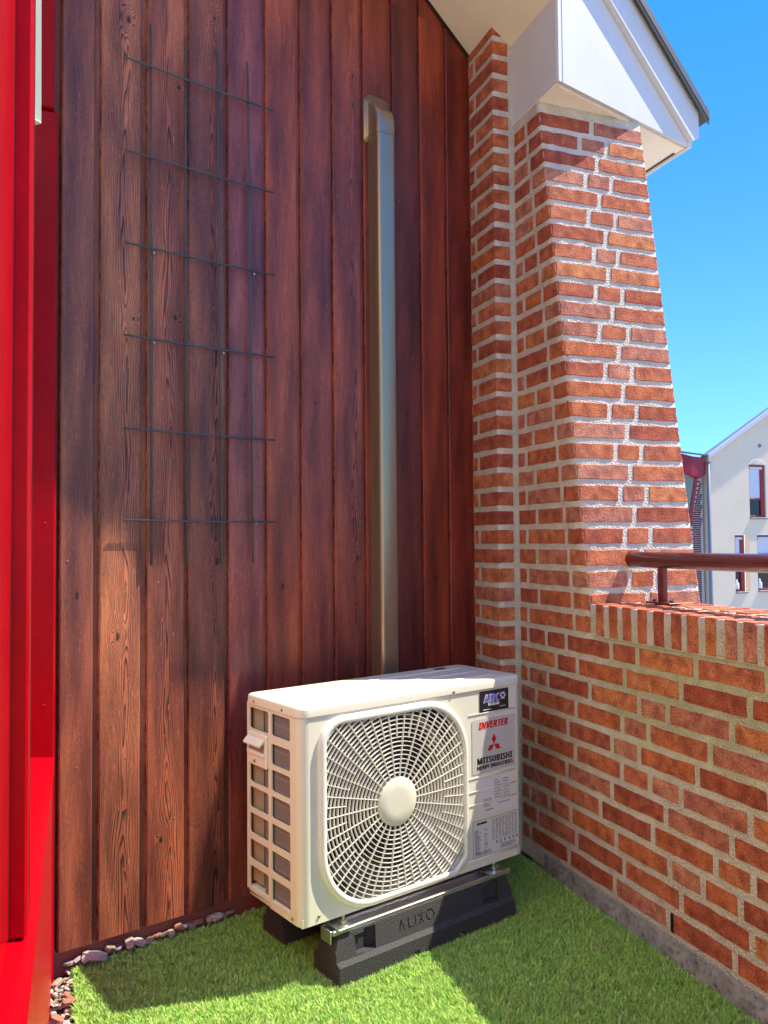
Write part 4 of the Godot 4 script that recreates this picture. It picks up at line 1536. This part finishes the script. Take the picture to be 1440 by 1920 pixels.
func build_block(front: bool) -> void:
	var zb := -1.56 if front else -1.805
	var label := "black rubber support block with engraved letters under the front of the unit" if front else "black rubber support block under the rear of the unit, towards the timber wall"
	var t := thing("rubber_support_block", label, "support block", Transform3D(Basis(), Vector3(1.356, 0.0, zb)), "rubber blocks carrying the unit")
	var csg := CSGCombiner3D.new()
	csg.name = "block"
	t.add_child(csg)
	csg.material_override = mats.rubber
	var L := 0.575
	var poly := CSGPolygon3D.new()
	# cross-section: x is depth (towards -z), y up
	poly.polygon = PackedVector2Array([Vector2(0.0, -0.018), Vector2(0.002, 0.03), Vector2(0.014, 0.038), Vector2(0.026, 0.0925), Vector2(0.084, 0.0925), Vector2(0.096, 0.038), Vector2(0.108, 0.03), Vector2(0.11, -0.018)])
	poly.mode = CSGPolygon3D.MODE_DEPTH
	poly.depth = L
	# the polygon lies in xy and is pushed along -z; turn it so that depth runs along x
	poly.transform = Transform3D(Basis(Vector3(0, 0, -1), Vector3(0, 1, 0), Vector3(1, 0, 0)), Vector3(L / 2, 0, 0))
	csg.add_child(poly)
	var cut := CSGShape3D.OPERATION_SUBTRACTION
	# hollowed ends
	for s in [-1.0, 1.0]:
		var cy := CSGCylinder3D.new()
		cy.radius = 0.11
		cy.height = 0.3
		cy.sides = 28
		cy.operation = cut
		cy.rotation = Vector3(PI / 2, 0, 0)
		cy.position = Vector3(s * (L / 2 + 0.095), 0.115, -0.05)
		csg.add_child(cy, true)
		# hand pockets near the ends
		csg_box(csg, cut, Vector3(0.052, 0.04, 0.05), Vector3(s * 0.205, 0.062, -0.006), Vector3(0, 0, 0))
		csg_box(csg, cut, Vector3(0.03, 0.05, 0.06), Vector3(s * 0.205 + 0.012, 0.064, -0.012), Vector3(0, -0.5, 0))
		# slots under the foot
	for x in [-0.06, 0.09]:
		csg_box(csg, cut, Vector3(0.018, 0.012, 0.3), Vector3(x, -0.003, -0.05))
	if front:
		# engraved letters: lambda-like A, L, I, X, O on the sloping face
		var tilt := atan2(0.012, 0.0545)
		var f := Node3D.new()
		var face := Transform3D(Basis(Vector3.RIGHT, -tilt), Vector3(-0.03, 0.066, -0.0202))
		var hh := 0.026
		var strokes := [[-0.066, 0, 0.026, 0.28], [-0.0585, 0, 0.026, -0.28], [-0.04, 0, 0.026, 0.0], [-0.0335, -0.0115, 0.0032, PI / 2 + 0.0], [-0.018, 0, 0.026, 0.0], [0.0, 0, 0.028, 0.5], [0.0, 0, 0.028, -0.5]]
		for s in strokes:
			var b := CSGBox3D.new()
			var long: float = s[2]
			if s[2] < 0.01:
				b.size = Vector3(0.013, 0.0032, 0.006)
				b.transform = face * Transform3D(Basis(), Vector3(s[0], s[1], 0))
			else:
				b.size = Vector3(0.0032, long, 0.006)
				b.transform = face * Transform3D(Basis(Vector3.BACK, -s[3]), Vector3(s[0], s[1], 0))
			b.operation = cut
			csg.add_child(b, true)
		for k in 10:
			var a := TAU * (k + 0.5) / 10
			var b := CSGBox3D.new()
			b.size = Vector3(0.0032, 0.0088, 0.006)
			b.operation = cut
			b.transform = face * Transform3D(Basis(Vector3.BACK, a), Vector3(0.03 + cos(a) * 0.0115, sin(a) * 0.0115, 0))
			csg.add_child(b, true)
		f.free()
	# aluminium mounting rail on top: a channel with two lips
	var st := begin()
	box(st, Vector3(-0.286, 0.0925, -0.078), Vector3(0.296, 0.0955, -0.028), 0.0008)
	box(st, Vector3(-0.286, 0.0955, -0.036), Vector3(0.296, 0.1035, -0.0275), 0.0012)
	box(st, Vector3(-0.286, 0.0955, -0.078), Vector3(0.296, 0.1035, -0.0695), 0.0012)
	part("rail", done(st), mats.alu, t)
	part("rail_end", box_mesh(Vector3(-0.2905, 0.072, -0.076), Vector3(-0.2865, 0.1025, -0.034), 0.001), mats.alu, t)
	for x in [1.1, 1.594]:
		var dz := -0.032 if front else -0.073
		var b := part("bolt", bolt_mesh(), mats.steel, t, Transform3D(Basis(Vector3.UP, 0.4), Vector3(x - 1.356, 0.1085, dz)))
		st = begin(false)
		lathe(st, PackedVector2Array([Vector2(0.004, 0.0022), Vector2(0.0135, 0.0022), Vector2(0.0142, 0.0005), Vector2(0.0142, 0.0)]), 20, Transform3D())
		part("washer", done(st), mats.steel, b)

func bolt_mesh() -> ArrayMesh:
	var st := begin()
	lathe(st, PackedVector2Array([Vector2(0.0, 0.024), Vector2(0.0034, 0.0236), Vector2(0.004, 0.0225), Vector2(0.004, -0.01)]), 12, Transform3D())
	lathe(st, PackedVector2Array([Vector2(0.004, 0.0105), Vector2(0.0066, 0.0105), Vector2(0.0075, 0.0095), Vector2(0.0075, 0.002), Vector2(0.0115, 0.0018), Vector2(0.0115, 0.0)]), 6, Transform3D())
	return done(st)

# ------------------------------------------------------------------ handrail
func build_handrail() -> void:
	var t := thing("red_handrail", "dark red painted round handrail on a short post bolted to the brick coping", "handrail", Transform3D(brick_axes, Vector3.ZERO))
	var c := 1.5
	var st := begin(false)
	tube(st, PackedVector3Array([Vector3(c, 0.943, -1.957), Vector3(c, 0.943, -1.0), Vector3(c, 0.943, 1.2)]), 0.0222, 28)
	part("rail", done(st), mats.red_rail, t)
	for z in [-1.826, -0.45, 0.9]:
		part("post", box_mesh(Vector3(c - 0.0075, 0.823, z - 0.014), Vector3(c + 0.0075, 0.925, z + 0.014), 0.003), mats.red_rail, t)
		var pl := part("base_plate", box_mesh(Vector3(c - 0.02, 0.8245, z - 0.05), Vector3(c + 0.02, 0.8295, z + 0.05), 0.0015), mats.red_rail, t)
		for s in [-0.034, 0.034]:
			st = begin()
			lathe(st, PackedVector2Array([Vector2(0.0, 0.006), Vector2(0.0055, 0.006), Vector2(0.0062, 0.005), Vector2(0.0062, 0.0)]), 6, Transform3D(Basis(), Vector3(c, 0.8295, z + s)))
			part("bolt_head", done(st), mats.red_rail, pl)

# ------------------------------------------------------------------ neighbouring house beyond the parapet
func far_window(house: Node, x0: float, y0: float, x1: float, y1: float, z: float, split: float, blind_to: float) -> void:
	var w := part("window", box_mesh(Vector3(x0, y0, z - 0.13), Vector3(x1, y1, z - 0.1)), mats.far_glass, house)
	var f := begin()
	var d := 0.07
	for q in [[x0, y0, x1, y0 + d], [x0, y1 - d, x1, y1], [x0, y0 + d, x0 + d * 0.6, y1 - d], [x1 - d * 2.4, y0 + d, x1, y1 - d], [x0 + d * 0.6, split - 0.03, x1 - d * 2.4, split + 0.03]]:
		box(f, Vector3(q[0], q[1], z - 0.1), Vector3(q[2], q[3], z - 0.05), 0.005)
	part("frame", done(f), mats.far_red, w)
	part("blind", box_mesh(Vector3(x0 + d * 0.7, blind_to, z - 0.098), Vector3(x1 - d * 2.5, y1 - d * 1.2, z - 0.085)), mats.blind, w)
	part("blind_case", box_mesh(Vector3(x0 + d * 0.5, y1 - d * 2.2, z - 0.085), Vector3(x1 - d * 1.4, y1 - d, z - 0.02), 0.01), mats.white_paint, w)
	part("sill", box_mesh(Vector3(x0 - 0.02, y0 - 0.06, z - 0.05), Vector3(x1 + 0.05, y0, z + 0.06), 0.008), mats.far_grey, w)

func build_neighbour() -> void:
	var xf := Transform3D(brick_axes, Vector3.ZERO)
	var z := -22.0
	var t := thing("cream_gable_house", "cream rendered gable house with red window frames beyond the parapet", "house", xf)
	# gable wall with window openings: built in strips around the openings
	var x0 := 20.08
	var roof := func(x: float) -> float: return 3.79 + (x - 20.1) * 0.604
	var wins := [[21.837, 1.674, 22.58, 3.53], [21.137, -0.88, 21.79, 1.088], [22.13, -0.86, 23.2, 1.088], [23.5, 1.674, 24.25, 3.53]]
	var st := begin()
	var xs := [x0, 21.137, 21.79, 21.837, 22.13, 22.58, 23.2, 23.5, 24.25, 26.0]
	for i in xs.size() - 1:
		var a: float = xs[i]
		var b: float = xs[i + 1]
		var m := (a + b) * 0.5
		var gaps := []
		for w in wins:
			if m > w[0] and m < w[2]:
				gaps.append([w[1], w[3]])
		gaps.sort_custom(func(p, q): return p[0] < q[0])
		var y := -6.5
		for g in gaps:
			wall_piece(st, a, b, y, y, g[0], g[0], z)
			y = g[1]
		wall_piece(st, a, b, y, y, roof.call(a), roof.call(b), z)
	# reveals
	for w in wins:
		quad(st, Vector3(w[0], w[1], z), Vector3(w[0], w[3], z), Vector3(w[0], w[3], z - 0.2), Vector3(w[0], w[1], z - 0.2), Vector3.RIGHT)
		quad(st, Vector3(w[2], w[1], z), Vector3(w[2], w[3], z), Vector3(w[2], w[3], z - 0.2), Vector3(w[2], w[1], z - 0.2), Vector3.LEFT)
		quad(st, Vector3(w[0], w[3], z), Vector3(w[2], w[3], z), Vector3(w[2], w[3], z - 0.2), Vector3(w[0], w[3], z - 0.2), Vector3.DOWN)
	# left return and far slope so that the body is closed
	quad(st, Vector3(x0, -6.5, z), Vector3(x0, -6.5, z - 5), Vector3(x0, 3.0, z - 5), Vector3(x0, 3.79, z), Vector3.LEFT)
	part("gable_wall", done(st), mats.render_wall, t)
	# arched head over the upper window
	for ax in [21.837, 23.5]:
		st = begin()
		for i in 10:
			var a0 := PI * i / 10
			var a1 := PI * (i + 1) / 10
			var c := Vector3(ax + 0.37, 3.53, z + 0.012)
			quad(st, c + Vector3(cos(a0) * 0.3, sin(a0) * 0.15, 0), c + Vector3(cos(a1) * 0.3, sin(a1) * 0.15, 0), c + Vector3(cos(a1) * 0.38, sin(a1) * 0.21, 0), c + Vector3(cos(a0) * 0.38, sin(a0) * 0.21, 0), Vector3(0, 0, 1))
		part("arch", done(st), mats.soffit, t)
	far_window(t, 21.86, 1.68, 22.56, 3.52, z, 2.32, 2.36)
	far_window(t, 21.16, -0.87, 21.60, 1.075, z, 0.4, 0.42)
	far_window(t, 22.15, -0.85, 23.18, 1.075, z, 0.4, 0.42)
	far_window(t, 23.52, 1.68, 24.23, 3.52, z, 2.32, 2.36)
	# roof with pale verge trim
	st = begin()
	slab(st, [Vector3(19.98, roof.call(19.98) + 0.0, z + 0.12), Vector3(26, roof.call(26.0), z + 0.12), Vector3(26, roof.call(26.0), z - 0.25), Vector3(19.98, roof.call(19.98), z - 0.25)], Vector3(0, 0.07, 0))
	part("roof", done(st), mats.far_grey, t)
	st = begin()
	slab(st, [Vector3(19.95, roof.call(19.95) - 0.03, z + 0.121), Vector3(26, roof.call(26.0) - 0.03, z + 0.121), Vector3(26, roof.call(26.0) + 0.15, z + 0.121), Vector3(19.95, roof.call(19.95) + 0.11, z + 0.121)], Vector3(0, 0, 0.05))
	part("verge_trim", done(st), mats.white_paint, t)
	st = begin(false)
	lathe(st, PackedVector2Array([Vector2(0.0, 0.02), Vector2(0.05, 0.03), Vector2(0.07, 0.0)]), 12, Transform3D(Basis(Vector3.RIGHT, PI / 2), Vector3(22.34, 4.19, z)))
	part("vent", done(st), mats.far_grey, t)
	st = begin(false)
	tube(st, PackedVector3Array([Vector3(20.02, 3.56, z + 0.06), Vector3(20.02, -6.5, z + 0.06)]), 0.06, 10)
	part("downpipe", done(st), mats.far_grey, t)
	# lilac things on the sill inside
	for q in [[22.28, 0.02], [21.26, 0.03]]:
		st = begin(false)
		lathe(st, PackedVector2Array([Vector2(0, 0.34), Vector2(0.035, 0.33), Vector2(0.04, 0.25), Vector2(0.09, 0.2), Vector2(0.09, 0.0)]), 12, Transform3D(Basis(), Vector3(q[0], -0.78, z - 0.09)))
		var v := part("vase", done(st), mats.blind, self, Transform3D(brick_axes, Vector3.ZERO))
		tag(v, "pale vase on the windowsill of the cream house", "vase", "vases on the windowsills of the cream house")
	# --- brick bay with a red fascia next to it
	var b := thing("brick_bay", "red brick bay with dark red fascia and slanting window beside the cream house", "house", xf)
	var zb := -22.2
	st = begin()
	slab(st, [Vector3(19.1, -6.5, zb), Vector3(19.98, -6.5, zb), Vector3(19.98, 3.15, zb), Vector3(19.82, 3.15, zb), Vector3(19.33, 1.37, zb), Vector3(19.1, 0.6, zb)], Vector3(0, 0, -6))
	part("wall", done(st), mats.far_mortar, b)
	rng.seed = 31
	var rows := 0
	var y := -1.3
	var bm := [box_mesh(Vector3(0, 0, 0), Vector3(0.2, 0.052, 0.012), 0.003), box_mesh(Vector3(0, 0, 0), Vector3(0.095, 0.052, 0.012), 0.003)]
	var cnt := 0
	while y < 3.1:
		var left := 19.33 + maxf(0.0, (y - 1.37) / 1.78 * 0.49) if y > 1.37 else 19.1 + maxf(0.0, (y - 0.6)) * 0.3
		if y < 1.37:
			left = maxf(left, 19.42)
		var x := left + 0.02 + (0.1 if rows % 2 else 0.0)
		while x < 19.86 and cnt < 290:
			var s := 0 if x < 19.74 else 1
			part("brick", bm[s], mats.far_brick, b, Transform3D(Basis(), Vector3(x, y, zb)))
			x += 0.218 if s == 0 else 0.11
			cnt += 1
		y += 0.0745
		rows += 1
	st = begin()
	slab(st, [Vector3(18.6, 3.9, zb + 0.16), Vector3(19.35, 3.73, zb + 0.26), Vector3(19.21, 3.11, zb + 0.3), Vector3(18.6, 3.2, zb + 0.2)], Vector3(0, 0, -0.2))
	part("fascia", done(st), mats.far_red, b)
	st = begin()
	slab(st, [Vector3(19.355, 3.73, zb + 0.26), Vector3(19.98, 3.70, zb + 0.2), Vector3(19.92, 3.12, zb + 0.22), Vector3(19.68, 3.0, zb + 0.26), Vector3(19.215, 3.11, zb + 0.3)], Vector3(0, 0, -0.2))
	part("fascia", done(st), mats.far_red, b)
	st = begin()
	slab(st, [Vector3(18.6, 3.08, zb + 0.1), Vector3(19.56, 3.05, zb + 0.1), Vector3(19.33, 1.9, zb + 0.08), Vector3(18.6, 1.4, zb + 0.08)], Vector3(0, 0, -0.03))
	part("pane", done(st), mats.far_pane, b)
	st = begin()
	slab(st, [Vector3(19.565, 3.04, zb + 0.12), Vector3(19.68, 3.02, zb + 0.12), Vector3(19.37, 1.36, zb + 0.1), Vector3(19.32, 1.8, zb + 0.1)], Vector3(0, 0, -0.12))
	part("window_frame", done(st), mats.far_red, b)
	st = begin()
	slab(st, [Vector3(18.4, 3.88, zb + 0.3), Vector3(20.05, 3.74, zb + 0.3), Vector3(20.3, 4.25, zb - 2.5), Vector3(18.4, 4.35, zb - 2.5)], Vector3(0, 0.05, 0))
	part("roof", done(st), mats.far_roof, b)

func wall_piece(st: SurfaceTool, a: float, b: float, ya: float, yb: float, ta: float, tb: float, z: float) -> void:
	quad(st, Vector3(a, ya, z), Vector3(b, yb, z), Vector3(b, tb, z), Vector3(a, ta, z), Vector3(0, 0, 1))

# ------------------------------------------------------------------ scene
func _ready() -> void:
	# camera
	var cam := Camera3D.new()
	cam.name = "camera"
	var right := Vector3(0.79165155, -0.00796619, 0.61092091)
	var down := Vector3(0.01459385, -0.99938315, -0.03194279)
	var fwd := Vector3(0.61079853, 0.03420324, -0.79104696)
	cam.transform = Transform3D(Basis(right, -down, -fwd).orthonormalized(), Vector3(0, EYE, 0))
	cam.fov = rad_to_deg(2.0 * atan(960.0 / 1531.05))
	cam.near = 0.03
	cam.far = 600.0
	add_child(cam)
	cam.current = true
	# sky
	var env := Environment.new()
	env.background_mode = Environment.BG_SKY
	var sm := ProceduralSkyMaterial.new()
	sm.sky_top_color = srgb(44, 128, 235)
	sm.sky_horizon_color = srgb(150, 226, 255)
	sm.sky_curve = 0.13
	sm.ground_bottom_color = srgb(120, 112, 104)
	sm.ground_horizon_color = srgb(170, 190, 200)
	sm.sun_angle_max = 0.0
	sm.sky_energy_multiplier = 0.88
	var sky := Sky.new()
	sky.sky_material = sm
	env.sky = sky
	env.ambient_light_source = Environment.AMBIENT_SOURCE_SKY
	env.background_energy_multiplier = 1.0
	env.tonemap_mode = Environment.TONE_MAPPER_LINEAR
	env.tonemap_exposure = 2.4
	env.sdfgi_enabled = true
	env.ssao_enabled = true
	env.ssil_enabled = true
	var we := WorldEnvironment.new()
	we.environment = env
	we.name = "environment"
	add_child(we)
	# sun: high, from the right, a little from behind the camera
	var sun := DirectionalLight3D.new()
	sun.name = "sun"
	sun.light_energy = 1.35
	sun.light_color = Color(1.0, 0.94, 0.84)
	sun.light_angular_distance = 0.53
	sun.shadow_enabled = true
	add_child(sun)
	sun.look_at_from_position(Vector3.ZERO, Vector3(-0.59, -1.0, -0.262), Vector3.UP)
	# place
	brick_axes = Basis(Vector3(ca, 0, sa), Vector3.UP, Vector3(-sa, 0, ca))
	make_materials()
	mats.steel_grey = plain(srgb(150, 152, 150), 0.5, 0.6)
	mats.olive = plain(srgb(158, 152, 130), 0.6)
	mats.bronze_grey = plain(srgb(150, 144, 128), 0.6)
	mats.far_pane = plain(srgb(120, 126, 118), 0.1)
	mats.far_roof = plain(srgb(96, 104, 100), 0.7)
	build_ground()
	build_wood_wall()
	build_brickwork()
	build_roof()
	build_window_front()
	build_neighbour()
	build_unit()
	build_block(true)
	build_block(false)
	build_trellis()
	build_duct()
	build_handrail()
	build_stones()
